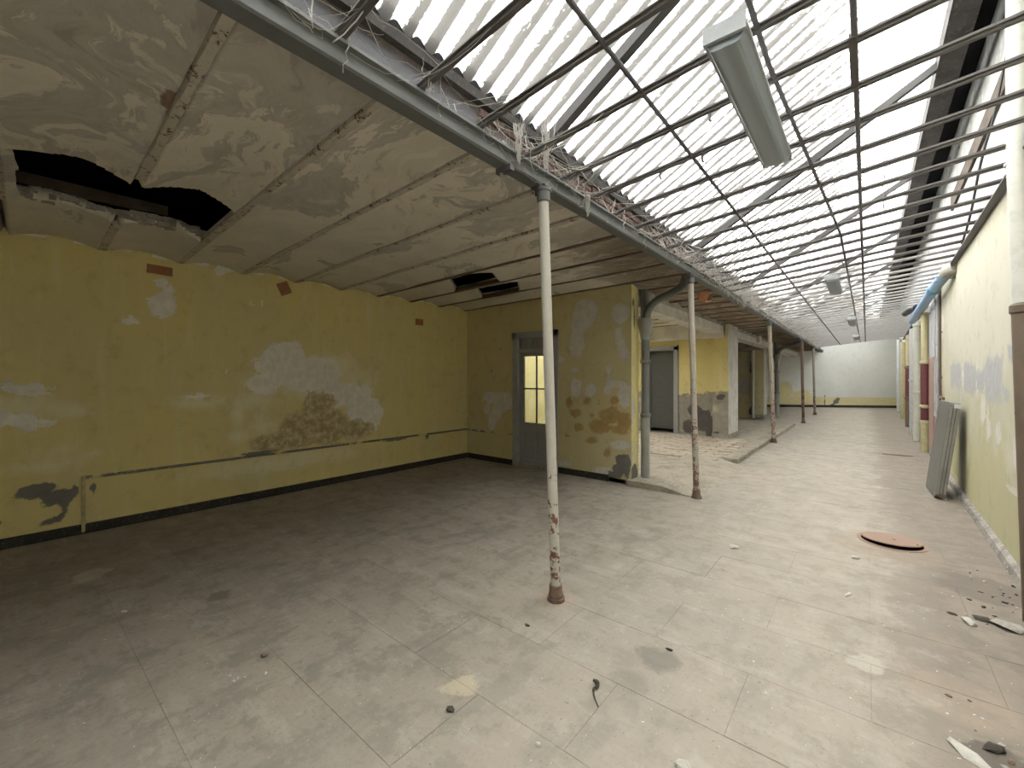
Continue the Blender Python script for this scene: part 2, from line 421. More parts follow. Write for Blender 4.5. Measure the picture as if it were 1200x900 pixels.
# ------------------------------------------------------------------ mesh helpers
class MB:
    def __init__(s):
        s.v = []; s.f = []
    def add(s, vs, fs):
        o = len(s.v)
        s.v += [tuple(v) for v in vs]
        s.f += [tuple(i + o for i in f) for f in fs]
        return s
    def box(s, a, b, jit=0.0):
        (x0, y0, z0), (x1, y1, z1) = a, b
        vs = [(x0, y0, z0), (x1, y0, z0), (x1, y1, z0), (x0, y1, z0), (x0, y0, z1), (x1, y0, z1), (x1, y1, z1), (x0, y1, z1)]
        if jit:
            vs = [tuple(c + rng.uniform(-jit, jit) for c in v) for v in vs]
        return s.add(vs, [(3, 2, 1, 0), (4, 5, 6, 7), (0, 1, 5, 4), (1, 2, 6, 5), (2, 3, 7, 6), (3, 0, 4, 7)])
    def bev(s, a, b, r):
        """box with chamfered vertical edges and top"""
        (x0, y0, z0), (x1, y1, z1) = a, b
        lo = [(x0, y0), (x1, y0), (x1, y1), (x0, y1)]
        hi = [(x0 + r, y0 + r), (x1 - r, y0 + r), (x1 - r, y1 - r), (x0 + r, y1 - r)]
        vs = [(*p, z0) for p in lo] + [(*p, z1 - r) for p in lo] + [(*p, z1) for p in hi]
        fs = [(3, 2, 1, 0), (8, 9, 10, 11)]
        for k in range(4):
            j = (k + 1) % 4
            fs += [(k, j, 4 + j, 4 + k), (4 + k, 4 + j, 8 + j, 8 + k)]
        return s.add(vs, fs)
    def obox(s, p, ex, ey, ez, a, b):
        """oriented box"""
        (x0, y0, z0), (x1, y1, z1) = a, b
        P = Vector(p)
        vs = [P + ex * x + ey * y + ez * z for x, y, z in ((x0, y0, z0), (x1, y0, z0), (x1, y1, z0), (x0, y1, z0), (x0, y0, z1), (x1, y0, z1), (x1, y1, z1), (x0, y1, z1))]
        return s.add(vs, [(3, 2, 1, 0), (4, 5, 6, 7), (0, 1, 5, 4), (1, 2, 6, 5), (2, 3, 7, 6), (3, 0, 4, 7)])
    def tube(s, pts, r, n=12, cap=True):
        pts = [Vector(p) for p in pts]
        rs = r if isinstance(r, (list, tuple)) else [r] * len(pts)
        vs = []
        up = None
        for i, p in enumerate(pts):
            d = (pts[min(i + 1, len(pts) - 1)] - pts[max(i - 1, 0)])
            if d.length < 1e-9: d = Vector((0, 0, 1))
            d.normalize()
            if up is None:
                up = Vector((1, 0, 0)) if abs(d.x) < .9 else Vector((0, 1, 0))
            a = (up - d * up.dot(d)).normalized()
            up = a
            b = d.cross(a)
            vs += [p + (a * math.cos(2 * math.pi * k / n) + b * math.sin(2 * math.pi * k / n)) * rs[i] for k in range(n)]
        fs = []
        for i in range(len(pts) - 1):
            for k in range(n):
                j = (k + 1) % n
                fs.append((i * n + k, i * n + j, (i + 1) * n + j, (i + 1) * n + k))
        if cap:
            fs.append(tuple(range(n - 1, -1, -1)))
            fs.append(tuple((len(pts) - 1) * n + k for k in range(n)))
        return s.add(vs, fs)
    def prism(s, prof, axis0, axis1, p0, ext):
        """profile (2D) in axes axis0/axis1 swept along ext"""
        p0 = Vector(p0); a0 = Vector(axis0); a1 = Vector(axis1); e = Vector(ext)
        n = len(prof)
        vs = [p0 + a0 * u + a1 * v for u, v in prof] + [p0 + a0 * u + a1 * v + e for u, v in prof]
        fs = [tuple(range(n - 1, -1, -1)), tuple(range(n, 2 * n))]
        for k in range(n):
            j = (k + 1) % n
            fs.append((k, j, n + j, n + k))
        return s.add(vs, fs)
    def mesh(s, name, mat, smooth=False):
        me = bpy.data.meshes.new(name)
        me.from_pydata(s.v, [], s.f)
        me.update()
        bm = bmesh.new(); bm.from_mesh(me); bmesh.ops.recalc_face_normals(bm, faces=bm.faces); bm.to_mesh(me); bm.free()
        if mat: me.materials.append(mat)
        if smooth:
            for p in me.polygons: p.use_smooth = True
            try: me.set_sharp_from_angle(angle=math.radians(40))
            except Exception: pass
        return me
    def build(s, name, mat, parent=None, smooth=False):
        return link(name, s.mesh(name, mat, smooth), parent)

def link(name, me, parent=None, loc=None):
    o = bpy.data.objects.new(name, me)
    COL.objects.link(o)
    if parent is not None:
        o.parent = parent
        o.matrix_parent_inverse = Matrix.Translation(parent.location).inverted() if parent.location.length else Matrix()
    if loc is not None: o.location = loc
    return o

def thing(name, label, cat, loc=(0, 0, 0), group=None):
    o = bpy.data.objects.new(name, None)
    o.empty_display_size = .1
    o.location = loc
    COL.objects.link(o)
    o['label'] = label; o['category'] = cat
    if group: o['group'] = group
    return o

def tag(o, label, cat, group=None):
    o['label'] = label; o['category'] = cat
    if group: o['group'] = group
    return o

def struct(o):
    o['kind'] = 'structure'
    return o

def struct_empty(name, loc=(0, 0, 0)):
    o = bpy.data.objects.new(name, None); o.location = loc; COL.objects.link(o); o['kind'] = 'structure'
    return o

def blob_field(U, V, blobs, power=2):
    f = np.full(U.shape, -.35)
    for cu, cv, ru, rv in blobs:
        q = (np.abs((U - cu) / ru) ** power + np.abs((V - cv) / rv) ** power) ** (1 / power)
        f = np.maximum(f, (1 - q) * (min(ru, rv) ** .5) * .32)
    return f

def grid_wall(name, us, vs, to3d, mat, fields=None, skip=None, parent=None, solid=0.0, noise_amp=0.0):
    us = np.asarray(us); vs = np.asarray(vs)
    U, V = np.meshgrid(us, vs, indexing='ij')
    pts = [to3d(u, v) for u, v in zip(U.ravel(), V.ravel())]
    nv = len(vs)
    fs = []
    for i in range(len(us) - 1):
        for j in range(nv - 1):
            if skip and skip((us[i] + us[i + 1]) / 2, (vs[j] + vs[j + 1]) / 2): continue
            fs.append((i * nv + j, (i + 1) * nv + j, (i + 1) * nv + j + 1, i * nv + j + 1))
    me = bpy.data.meshes.new(name)
    me.from_pydata(pts, [], fs); me.update()
    for k, bl in (fields or {}).items():
        a = me.attributes.new(k, 'FLOAT', 'POINT')
        val = bl if isinstance(bl, np.ndarray) else (bl(U, V) if callable(bl) else blob_field(U, V, bl))
        a.data.foreach_set('value', val.ravel().astype(np.float32))
    for k in ('bare', 'earth', 'dark', 'faded'):
        if k not in (fields or {}):
            a = me.attributes.new(k, 'FLOAT', 'POINT')
            a.data.foreach_set('value', np.full(U.size, -.35, np.float32))
    me.materials.append(mat)
    o = link(name, me, parent)
    if solid:
        m = o.modifiers.new('thickness', 'SOLIDIFY'); m.thickness = solid; m.offset = -1
    return o

def ar(a, b, step, *extra):
    n = max(1, int(round((b - a) / step)))
    x = set(np.round(np.linspace(a, b, n + 1), 4).tolist())
    for e in extra:
        x = {q for q in x if abs(q - e) > step * .35}
        x.add(e)
    return np.array(sorted(x))

XL = -6.2                 # left wall
XG = -1.76                # girder line
YB = 6.05                 # wall with the glazed door
def xr(y): return .86 + .0165 * y

# ================================================================== large structure
# ---- left wall
L_bare = [(2.5, 1.81, 0.38, 0.306), (2.91, 1.64, 0.435, 0.273), (3.3, 1.35, 0.547, 0.195), (3.8, 1.02, 0.337, 0.303), (2.33, 1.52, 0.235, 0.138), (2.69, 1.94, 0.117, 0.169), (1.19, 2.43, 0.08, 0.14), (1.25, 2.42, 0.08, 0.11), (1.15, 2.48, 0.09, 0.055), (1.2, 2.69, 0.075, 0.045), (1.29, 2.62, 0.04, 0.09), (0.93, 2.24, 0.08, 0.055), (1.76, 2.88, 0.05, 0.035), (2.14, 2.59, 0.05, 0.04), (2.23, 2.59, 0.05, 0.04), (0.17, 1.49, 0.16, 0.06), (0.06, 1.53, 0.09, 0.075), (0.25, 1.62, 0.035, 0.035), (0.06, 1.21, 0.17, 0.064), (0.22, 1.15, 0.12, 0.05), (1.54, 1.38, 0.11, 0.041), (1.83, 1.68, 0.056, 0.043), (2.18, 1.75, 0.05, 0.05), (-1.2, 1.3, .4, .2), (-2.2, 2.0, .3, .3)]
L_faded = [(0.42, 0.87, 0.119, 0.077), (0.64, 0.81, 0.09, 0.062), (0.22, 0.86, 0.055, 0.041), (0.12, 1.33, 0.265, 0.13), (0.39, 1.27, 0.235, 0.068), (1.61, 1.32, 0.306, 0.094), (2.18, 1.3, 0.308, 0.113), (2.28, 0.95, 0.169, 0.114), (1.96, 0.85, 0.116, 0.087), (0.34, 0.74, 0.346, 0.067), (1.98, 1.14, 0.078, 0.11), (2.24, 1.12, 0.083, 0.136), (2.61, 0.44, 1.053, 0.119), (3.0, 1.6, .9, .35)]
L_earth = [(2.95, 1.14, 0.2, 0.311), (2.73, 0.85, 0.285, 0.267), (3.16, 0.87, 0.37, 0.256), (2.44, 0.72, 0.308, 0.14), (3.58, 0.77, 0.291, 0.188), (3.8, 0.77, 0.14, 0.12), (3.1, 1.26, 0.182, 0.152)]
L_dark = [(0.25, 0.5, 0.13, 0.058), (0.39, 0.40, 0.10, 0.068), (0.48, 0.48, 0.054, 0.045), (0.42, 0.3, 0.047, 0.051), (0.03, 0.25, 0.041, 0.04), (0.34, 0.17, 0.07, 0.03), (3.51, 0.585, 0.36, 0.028), (4.29, 0.56, 0.34, 0.03), (5.02, 0.52, 0.09, 0.06), (2.1, 0.605, 0.08, 0.03), (2.28, 0.61, 0.264, 0.022), (0.63, 0.46, 0.028, 0.07), (-.8, .4, .2, .1), (-2, .3, .3, .1)]
struct(grid_wall('wall_left', ar(-4.2, 12.0, .07), ar(-.02, 3.12, .07), lambda u, v: (XL, u, v), M['yellow'],
                 dict(bare=lambda U, V: np.maximum(blob_field(U, V, L_bare), np.where(V > 2.935 + .066 * (1 - (2 * (((U - .70) / .66) % 1) - 1) ** 2) - .018, .06, -.35)), faded=L_faded, earth=L_earth, dark=L_dark)))
wall_left = bpy.data.objects['wall_left']
def tilted_brick(y, z, L, H, ang, parent=None, mat='brick_red'):
    m = MB()
    ey = Vector((0, math.cos(ang), math.sin(ang))); ez = Vector((0, -math.sin(ang), math.cos(ang)))
    m.obox((XL - .05, y, z), Vector((1, 0, 0)), ey, ez, (0, -L / 2, -H / 2), (.056, L / 2, H / 2))
    return m.build('brick', M[mat], parent)
tilted_brick(1.18, 2.83, .23, .10, -.03, wall_left)
tilted_brick(2.53, 2.84, .15, .17, .45, wall_left)
tilted_brick(4.85, 2.61, .17, .11, 0, wall_left)
# low ledge (dado line), skirting, conduit
m = MB(); m.prism([(0, 0), (.012, .004), (.014, .02), (0, .034)], (1, 0, 0), (0, 0, 1), (XL, .56, .555), (0, YB - .56, 0)); struct(m.build('trim_1', M['yellow'])); 
for o in (bpy.data.objects['trim_1'],):
    for k in ('bare', 'earth', 'dark', 'faded'):
        a = o.data.attributes.new(k, 'FLOAT', 'POINT'); a.data.foreach_set('value', np.full(len(o.data.vertices), .02 if k == 'dark' else -.35, np.float32))
m = MB(); m.prism([(0, 0), (.02, 0), (.02, .085), (.012, .10), (0, .10)], (1, 0, 0), (0, 0, 1), (XL, -4.2, 0), (0, YB + 4.2, 0)); struct(m.build('baseboard_left', M['baseboard']))
m = MB(); m.prism([(0, 0), (0, .02), (.10, .02), (.10, 0)], (0, 0, 1), (0, -1, 0), (XL, YB, 0), (1.20, 0, 0)); m.prism([(0, 0), (0, .02), (.10, .02), (.10, 0)], (0, 0, 1), (0, -1, 0), (-4.02, YB, 0), (.95, 0, 0)); struct(m.build('baseboard_back', M['baseboard']))
m = MB(); m.prism([(0, 0), (0, .012), (.03, .014), (.036, 0)], (0, 0, 1), (0, -1, 0), (XL, YB, .545), (1.20, 0, 0)); o = struct(m.build('trim_2', M['dirty_yellow']))
m = MB(); m.tube([(XL + .012, .56, .02), (XL + .012, .56, .59)], .017, 10); m.box((XL, .535, .50), (XL + .02, .585, .515)); m.box((XL, .535, .12), (XL + .02, .585, .135))
tag(m.build('conduit', M['dirty_plain'], None, True), 'short upright yellowish conduit on the low part of the yellow wall', 'pipe')

# ---- wall with the glazed door
D_bare = [(-3.49, 2.57, 0.167, 0.22), (-3.62, 2.36, 0.107, 0.26), (-3.41, 2.67, 0.115, 0.128), (-3.71, 2.18, 0.065, 0.15), (-3.17, 2.54, 0.118, 0.043), (-2.88, 2.55, 0.104, 0.139), (-2.81, 1.96, 0.073, 0.086), (-2.92, 2.27, 0.056, 0.104), (-2.86, 2.1, 0.056, 0.104), (-3.66, 1.46, 0.086, 0.131), (-3.39, 1.41, 0.103, 0.109), (-2.81, 1.34, 0.103, 0.189), (-2.98, 1.51, 0.152, 0.063), (-3.09, 1.68, 0.046, 0.124), (-3.11, 1.4, 0.078, 0.05), (-2.85, 0.58, 0.129, 0.055), (-3.97, 1.92, 0.068, 0.038), (-3.71, 1.75, 0.078, 0.022), (-3.17, 0.15, 0.157, 0.053), (-3.88, 0.17, 0.112, 0.038), (-5.55, 1.24, 0.18, 0.10), (-5.23, 1.17, 0.17, 0.144), (-5.4, 0.97, 0.10, 0.13), (-5.53, 0.75, 0.08, 0.15), (-5.67, 0.99, 0.07, 0.10)]
D_earth = [(-3.79, 1.2, 0.062, 0.083), (-3.45, 1.23, 0.083, 0.073), (-3.66, 1.02, 0.138, 0.093), (-2.98, 1.26, 0.106, 0.07), (-3.05, 1.01, 0.173, 0.141), (-2.83, 0.96, 0.129, 0.121), (-3.21, 0.83, 0.218, 0.1), (-3.62, 0.81, 0.094, 0.074), (-3.37, 1.01, 0.061, 0.054), (-3.24, 1.23, 0.04, 0.054), (-3.11, 0.43, 0.086, 0.085), (-3.82, 0.63, 0.098, 0.045), (-3.37, 0.6, 0.102, 0.044), (-2.9, 0.81, 0.187, 0.062)]
D_dark = [(-2.83, 0.34, 0.103, 0.103), (-2.88, 0.35, 0.082, 0.049), (-2.9, 0.19, 0.093, 0.104), (-3.01, 0.1, 0.076, 0.053), (-2.77, 0.21, 0.044, 0.103), (-5.31, 2.15, 0.035, 0.026), (-5.36, 1.94, 0.035, 0.026), (-5.27, 1.57, 0.03, 0.035), (-5.34, 1.49, 0.045, 0.035), (-5.51, 1.73, 0.03, 0.04)]
DX0, DX1, DZ = -4.99, -4.00, 2.42
wb = grid_wall('wall_back', ar(XL, -2.70, .06, DX0, DX1), ar(-.02, 3.12, .06, DZ), lambda u, v: (u, YB, v), M['yellow_door'],
               dict(bare=[(a, b, c * 1.2, d * 1.2) for a, b, c, d in D_bare], earth=D_earth, dark=D_dark), skip=lambda u, v: DX0 < u < DX1 and v < DZ, solid=0)
struct(wb)
# its far face and the bright end face
w2 = grid_wall('wall_alcove_south', ar(XL, -2.70, .3, DX0, DX1), ar(-.02, 3.12, .3, DZ), lambda u, v: (u, YB + .25, v), M['yellow_end'], {}, skip=lambda u, v: DX0 < u < DX1 and v < DZ)
struct(w2)
we = grid_wall('wall_end', ar(YB, YB + .25, .05), ar(-.02, 3.12, .08), lambda u, v: (-2.70, u, v), M['yellow_end'],
               dict(dark=[(YB + .06, 2.75, .03, .06), (YB + .1, 2.5, .03, .12), (YB + .12, 1.4, .02, .03), (YB + .1, .15, .12, .12)], bare=[(YB + .05, 1.2, .05, .25), (YB, .5, .05, .3)]))
struct(we)
m = MB()
for x in (DX0, DX1): m.box((x - .002, YB, 0), (x + .002, YB + .25, DZ))
m.box((DX0, YB, DZ - .002), (DX1, YB + .25, DZ + .002)); struct(m.build('trim_3', M['yellow_end']))

# ---- right wall (lower pale yellow, upper white)
R_grey = [(8.94, 1.64, 0.62, 0.2), (7.71, 1.6, 0.50, 0.212), (6.3, 1.58, 0.377, 0.24), (7.0, 1.55, 0.24, 0.12), (5.74, 1.46, 0.15, 0.061), (5.51, 1.8, 0.1, 0.065)]
R_white = [(8.25, 1.63, 0.10, 0.2), (7.16, 1.6, 0.12, 0.22), (6.8, 1.26, 0.198, 0.166), (6.02, 1.06, 0.113, 0.113), (6.52, 1.1, 0.135, 0.211), (5.36, 0.99, 0.087, 0.141), (5.22, 1.42, 0.081, 0.137), (8.05, 0.08, 0.108, 0.089), (5.36, 0.64, 0.348, 0.021), (3.6, 1.2, .2, .3), (11, 2.5, .5, .3)]
R_dark = [(8.94, 0.14, 0.8, 0.03), (6.9, 0.27, 0.5, 0.02)]
o = grid_wall('wall_right', ar(-4.2, 31.2, .1), ar(-.02, 3.32, .083), lambda u, v: (xr(u), u, v), M['yellow_pale'],
              dict(earth=lambda U, V: blob_field(U, V, R_grey, 6) * .8, bare=R_white, dark=R_dark, faded=[(7, 2.4, 3, .8), (4, 1.0, 2, .3)]))
struct(o)
m = MB(); m.box((xr(-4.2), -4.2, 3.28), (xr(-4.2) + .5, 31.2, 5.9)); 
m.v[1:3] = [(xr(-4.2) + .6, -4.2, 3.28), (xr(31.2) + .6, 31.2, 3.28)]; m.v[3] = (xr(31.2), 31.2, 3.28); m.v[5:7] = [(xr(-4.2) + .6, -4.2, 5.9), (xr(31.2) + .6, 31.2, 5.9)]; m.v[7] = (xr(31.2), 31.2, 5.9)
struct(m.build('wall_right_upper', M['white_wall']))
m = MB(); m.prism([(0, 0), (-.05, 0), (-.035, .06), (0, .09)], (1, 0, 0), (0, 0, 1), (xr(-4.2), -4.2, 0), (.0165 * 35.4, 35.4, 0)); struct(m.build('baseboard_right', M['baseboard_grey']))

# ---- far wall (slightly skewed) and the wall behind the camera
B0 = Vector((-6.4, 25.9, 0)); B1 = Vector((1.65, 31.0, 0)); BD = (B1 - B0); BL = BD.length; BD.normalize()
def bu(x, y): return (Vector((x, y, 0)) - B0).dot(BD)
du = ar(0, BL, .1); dv = ar(-.02, 5.9, .09)
U, V = np.meshgrid(du, dv, indexing='ij')
earthf = np.where(V < .60, .2, -.35).astype(float)
earthf = np.maximum(earthf, blob_field(U, V, [(bu(-3.4, 27.5), .9, .5, .5), (bu(-2.6, 28), .7, .5, .25)]))
o = grid_wall('wall_far', du, dv, lambda u, v: tuple(B0 + BD * u + Vector((0, 0, v))), M['back'],
              dict(earth=earthf, dark=[(bu(-1.85, 29.0), .3, .05, .32), (bu(-1.41, 29.4), .3, .14, .13), (bu(-1.3, 29.4), .45, .1, .12), (bu(-1.55, 29.3), .1, .15, .08)], faded=[(bu(0, 30), 1.8, 1.5, .8)]))
struct(o)
m = MB(); nrm = Vector((BD.y, -BD.x, 0)); m.obox(B0, BD, nrm, Vector((0, 0, 1)), (0, 0, 0), (BL, .04, .13)); struct(m.build('baseboard_far', M['baseboard']))
m = MB(); m.box((-6.6, -4.4, -.02), (1.5, -4.2, 5.9)); struct(m.build('wall_near', M['white_wall']))

# ---- alcove and the bays beyond it
Z1 = .085
A_y = 11.8
cols = dict(earth=[])
def lowbare(us, vs, zcut):
    U, V = np.meshgrid(us, vs, indexing='ij'); return np.where(V < zcut, (zcut - V) * .4 + .01, (zcut - V) * .4).clip(-.35, .2)
us, vs = ar(XL, -2.98, .08, -4.92, -3.95), ar(0, 3.1, .08, 2.44)
U, V = np.meshgrid(us, vs, indexing='ij')
bf = lowbare(us, vs, 1.18)
o = grid_wall('wall_alcove', us, vs, lambda u, v: (u, A_y, v), wall_paint('yellow_over_bare_cement', (.56, .48, .21), (.53, .46, .22), bare=(.27, .25, .21), dark=(.06, .055, .05), chips=.72),
              dict(bare=bf, dark=[(-3.3, .5, .22, .3), (-3.65, .3, .15, .2), (-3.1, .3, .15, .25), (-3.5, .75, .2, .15)]),
              skip=lambda u, v: -4.92 < u < -3.95 and v < 2.44)
struct(o); mat_alc = o.data.materials[0]
def pillar(name, x0, x1, y0, y1, z0, z1, mat_front, mat_side, zcut=None):
    e = struct_empty(name, ((x0 + x1) / 2, (y0 + y1) / 2, z0))
    us, vs = ar(x0, x1, .07), ar(z0, z1, .07)
    f = {}
    if zcut: f['bare'] = lowbare(us, vs, zcut); f['dark'] = [((x0 + x1) / 2, zcut - .15, .12, .08), (x0 + .1, .2, .1, .08)]
    grid_wall('rendered_face', us, vs, lambda u, v: (u, y0, v), mat_front, f, parent=e)
    grid_wall('side_face', ar(y0, y1, .2), ar(z0, z1, .2), lambda u, v: (x1, u, v), mat_side, {}, parent=e)
    grid_wall('far_face', ar(x0, x1, .2), ar(z0, z1, .2), lambda u, v: (u, y1, v), mat_side, {}, parent=e)
    grid_wall('inner_face', ar(y0, y1, .2), ar(z0, z1, .2), lambda u, v: (x0, u, v), mat_side, {}, parent=e)
    m = MB(); m.box((x0 - .015, y0 - .015, z0), (x1 + .015, y1 + .015, z0 + .11)); m.build('plinth', M['grey_plaster'], e)
    return e
pillar('pillar_1', -3.0, -2.63, 11.58, 12.6, Z1, 2.95, mat_alc, M['white_col'], 1.28)
o = grid_wall('wall_bay', ar(XL, -3.30, .1), ar(0, 3.1, .1), lambda u, v: (u, 18.9, v), M['dirty_yellow'],
              dict(bare=[(-3.7, 1.3, .3, .35), (-4.2, .7, .3, .3), (-3.5, 2.2, .2, .3)], dark=[(-3.4, .3, .15, .2), (-3.45, 2.0, .08, .3), (-4.4, .2, .5, .15)]))
struct(o)
pillar('pillar_2', -3.32, -3.0, 18.7, 19.3, Z1, 2.95, M['dirty_yellow'], M['white_col'])
m = MB(); m.box((XL - .2, 12.0, -.02), (XL, 26.5, 3.1)); struct(m.build('wall_left_far', M['dirty_yellow']))
for y0, y1, nm in ((YB + .25, 11.58, 'beam_1'), (12.6, 18.7, 'beam_2'), (19.3, 26.2, 'beam_3')):
    e = struct_empty(nm, (-2.85, y0, 2.7))
    m = MB(); m.bev((-3.0, y0, 2.70), (-2.70, y1, 3.0), .012); m.build('core', M['white_col'], e)
    m = MB(); m.box((-2.715, y0 + .0, 2.88), (-2.685, y1, 3.02)); m.build('crumbling_render', M['grey_plaster'], e)
m = MB(); m.box((XL, 11.42, 2.62), (-2.70, 11.8, 3.0)); m.box((XL, 11.40, 2.60), (-2.72, 11.46, 2.66)); struct(m.build('beam_4', M['white_col']))
m = MB(); m.box((XL, 18.5, 2.66), (-3.0, 18.9, 3.0)); struct(m.build('beam_5', M['grey_plaster']))

# ---- vaulted ceiling on steel joists
def seam(k, x):
    t = (x - XL) / (XG - XL)
    return (.70 + .66 * k) * (1 - t) + (.545 + .638 * k) * t
HOLES = [
    [(-3.95, .05), (-4.93, .09), (-4.98, .3), (-5.0, .67), (-4.97, 1.0), (-5.05, 1.30), (-4.03, 1.28), (-3.84, .97), (-3.99, .68), (-3.88, .44), (-3.89, .25)],
    [(-4.98, -.16), (-5.78, -.09), (-6.1, -.1), (-6.1, -.9), (-5.3, -.9), (-4.95, -.6)],
    [(-4.62, 4.10), (-4.06, 4.02), (-3.86, 4.22), (-3.95, 4.60), (-4.55, 4.66), (-4.95, 4.56)],
    [(-4.80, 4.80), (-3.92, 4.84), (-4.20, 5.24), (-5.0, 5.22)],
]
def inside(p, poly):
    x, y = p; c = False
    for i in range(len(poly)):
        (x0, y0), (x1, y1) = poly[i], poly[i - 1]
        if (y0 > y) != (y1 > y) and x < (x1 - x0) * (y - y0) / (y1 - y0) + x0: c = not c
    return c
ZS, RISE = 2.948, .062
ceiling = struct_empty('ceiling', (-4, 0, ZS))
XC1 = -1.80
def in_hole(x, y):
    jx = .035 * mnoise.noise(Vector((x * 7, y * 7, 0))); jy = .035 * mnoise.noise(Vector((x * 7, y * 7, 9)))
    return any(inside((x + jx, y + jy), h) for h in HOLES)
def rooflight(x, y): return -6.0 < x < -4.2 and 7.4 < y < 10.2
brick_blobs = [(-2.62, .545, .10, .05), (-2.72, .58, .08, .04)]
for k in range(-8, 39):
    near = -2 <= k <= 8
    hole = k in (-2, -1, 0, 1, 5, 6, 7)
    xs = np.linspace(XL, XC1, 230 if hole else (60 if near else 18))
    ts = np.linspace(0, 1, 41 if hole else (11 if near else 7))
    nt = len(ts)
    pts = []; fl = []; br = []; bk = []
    for x in xs:
        y0 = seam(k, x) + .031; y1 = seam(k + 1, x) - .031
        for t in ts:
            y = y0 + (y1 - y0) * t
            z = ZS + RISE * (1 - (2 * t - 1) ** 2)
            z += .006 * mnoise.noise(Vector((x * 2.2, y * 2.2, 3.3)))
            pts.append((x, y, z))
            fl.append(min(1, max(0, (x + 4.6) / 2.6)) * (1 if y > -.3 else .8) + (.35 if y < .4 else 0))
            br.append(min(1, max(0, (x + 3.6) / 1.6)) * min(1, max(0, (y - 2.6) / 2.0)) if y < 6.1 else min(1, max(0, (x + 4.0) / 1.2)))
            b = max((1 - math.hypot((x - c[0]) / c[2], (y - c[1]) / c[3])) * .05 for c in brick_blobs)
            bk.append(b if y < seam(0, x) else -.05)
    fs = []
    for i in range(len(xs) - 1):
        for j in range(nt - 1):
            a = pts[i * nt + j]; b = pts[(i + 1) * nt + j + 1]
            cx, cy = (a[0] + b[0]) / 2, (a[1] + b[1]) / 2
            if hole and in_hole(cx, cy): continue
            if rooflight(cx, cy): continue
            fs.append((i * nt + j, i * nt + j + 1, (i + 1) * nt + j + 1, (i + 1) * nt + j))
    me = bpy.data.meshes.new('vault')
    me.from_pydata(pts, [], fs); me.update()
    for nm, val in (('flake', fl), ('brown', br), ('brick', bk)):
        a = me.attributes.new(nm, 'FLOAT', 'POINT'); a.data.foreach_set('value', np.array(val, np.float32))
    for p in me.polygons: p.use_smooth = True
    me.materials.append(M['ceiling'])
    o = link('vault', me, ceiling)
    md = o.modifiers.new('thickness', 'SOLIDIFY'); md.thickness = .085; md.offset = 1; md.use_even_offset = False
    # make sure the thickness goes upward
    md.offset = -1
for k in range(-8, 40):
    if not (-3 <= k <= 9):
        xs = [XL, XC1]
    else:
        xs = list(np.linspace(XL, XC1, 34))
    segs = []; cur = []
    for x in xs:
        y = seam(k, x)
        if (k in (0,) and -5.05 < x < -3.9) or (k == -1 and -6.2 < x < -5.0) or rooflight(x, y):
            if len(cur) > 1: segs.append(cur)
            cur = []; continue
        g = .034
        if x > -3.9 and -3 <= k <= 9:
            g = max(.015, .034 - .011 * min(1, (x + 3.9) * 1.2) - .012 * abs(mnoise.noise(Vector((x * 5, k * 3.7, 0)))) * 1.6)
        cur.append((x, y, g))
    if len(cur) > 1: segs.append(cur)
    m = MB()
    for sg in segs:
        vs = []; fs = []
        for x, y, g in sg:
            dz = .004 * mnoise.noise(Vector((x * 6, k, 5)))
            zl = ZS - .004 - .010 * min(1, max(0, (x + 3.8) * .8)) + dz
            vs += [(x, y - g, zl), (x, y + g, zl), (x, y + .034, ZS + .05), (x, y - .034, ZS + .05)]
        for i in range(len(sg) - 1):
            a = i * 4; b = a + 4
            for q in range(4):
                r_ = (q + 1) % 4
                fs.append((a + q, a + r_, b + r_, b + q))
        fs += [(3, 2, 1, 0), tuple(len(vs) - 4 + q for q in range(4))]
        m.add(vs, fs)
    m.build('joist', M['joist_brown'] if k >= 5 else M['joist'], ceiling)
# roof void above the vaults: timbers seen through the holes, and the slab that closes it
m = MB(); m.obox((-5.02, -.3, 3.09), Vector((.02, 1, 0)).normalized(), Vector((1, 0, 0)), Vector((0, 0, 1)), (0, 0, 0), (1.3, .05, .09)); m.build('roof_batten', M['board'], ceiling)
m = MB(); m.obox((-4.62, .0, 3.34), Vector((.02, 1, 0)).normalized(), Vector((1, 0, 0)), Vector((0, 0, 1)), (0, 0, 0), (2.2, .08, .09)); m.build('roof_batten', M['purlin'], ceiling)
for rub in range(46):
    hp = HOLES[0]
    t_ = rng.random(); i0 = rng.choice([2, 3, 4, 1])
    a, b = hp[i0], hp[(i0 + 1) % len(hp)]
    x = a[0] + (b[0] - a[0]) * t_ - rng.uniform(-.02, .05); y = a[1] + (b[1] - a[1]) * t_
    if rub == 0: rm = MB()
    s_ = rng.uniform(.012, .04)
    rm.box((x - s_, y - s_ * 1.5, 2.985 + rng.uniform(0, .05)), (x + s_, y + s_ * 1.5, 3.01 + rng.uniform(.02, .07)), s_ * .4)
rmo = rm.build('broken_masonry', M['grey_plaster'], ceiling); rmo['kind'] = 'stuff'
m = MB()
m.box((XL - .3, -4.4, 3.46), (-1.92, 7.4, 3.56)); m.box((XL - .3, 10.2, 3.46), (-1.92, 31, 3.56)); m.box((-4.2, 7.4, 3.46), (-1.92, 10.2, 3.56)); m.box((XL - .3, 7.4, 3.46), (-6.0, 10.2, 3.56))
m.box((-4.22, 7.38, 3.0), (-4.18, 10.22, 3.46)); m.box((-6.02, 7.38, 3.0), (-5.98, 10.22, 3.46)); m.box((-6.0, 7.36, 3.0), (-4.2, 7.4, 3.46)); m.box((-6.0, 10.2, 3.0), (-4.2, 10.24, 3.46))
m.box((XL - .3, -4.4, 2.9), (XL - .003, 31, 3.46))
struct(m.build('roof_slab', M['roofslab']))

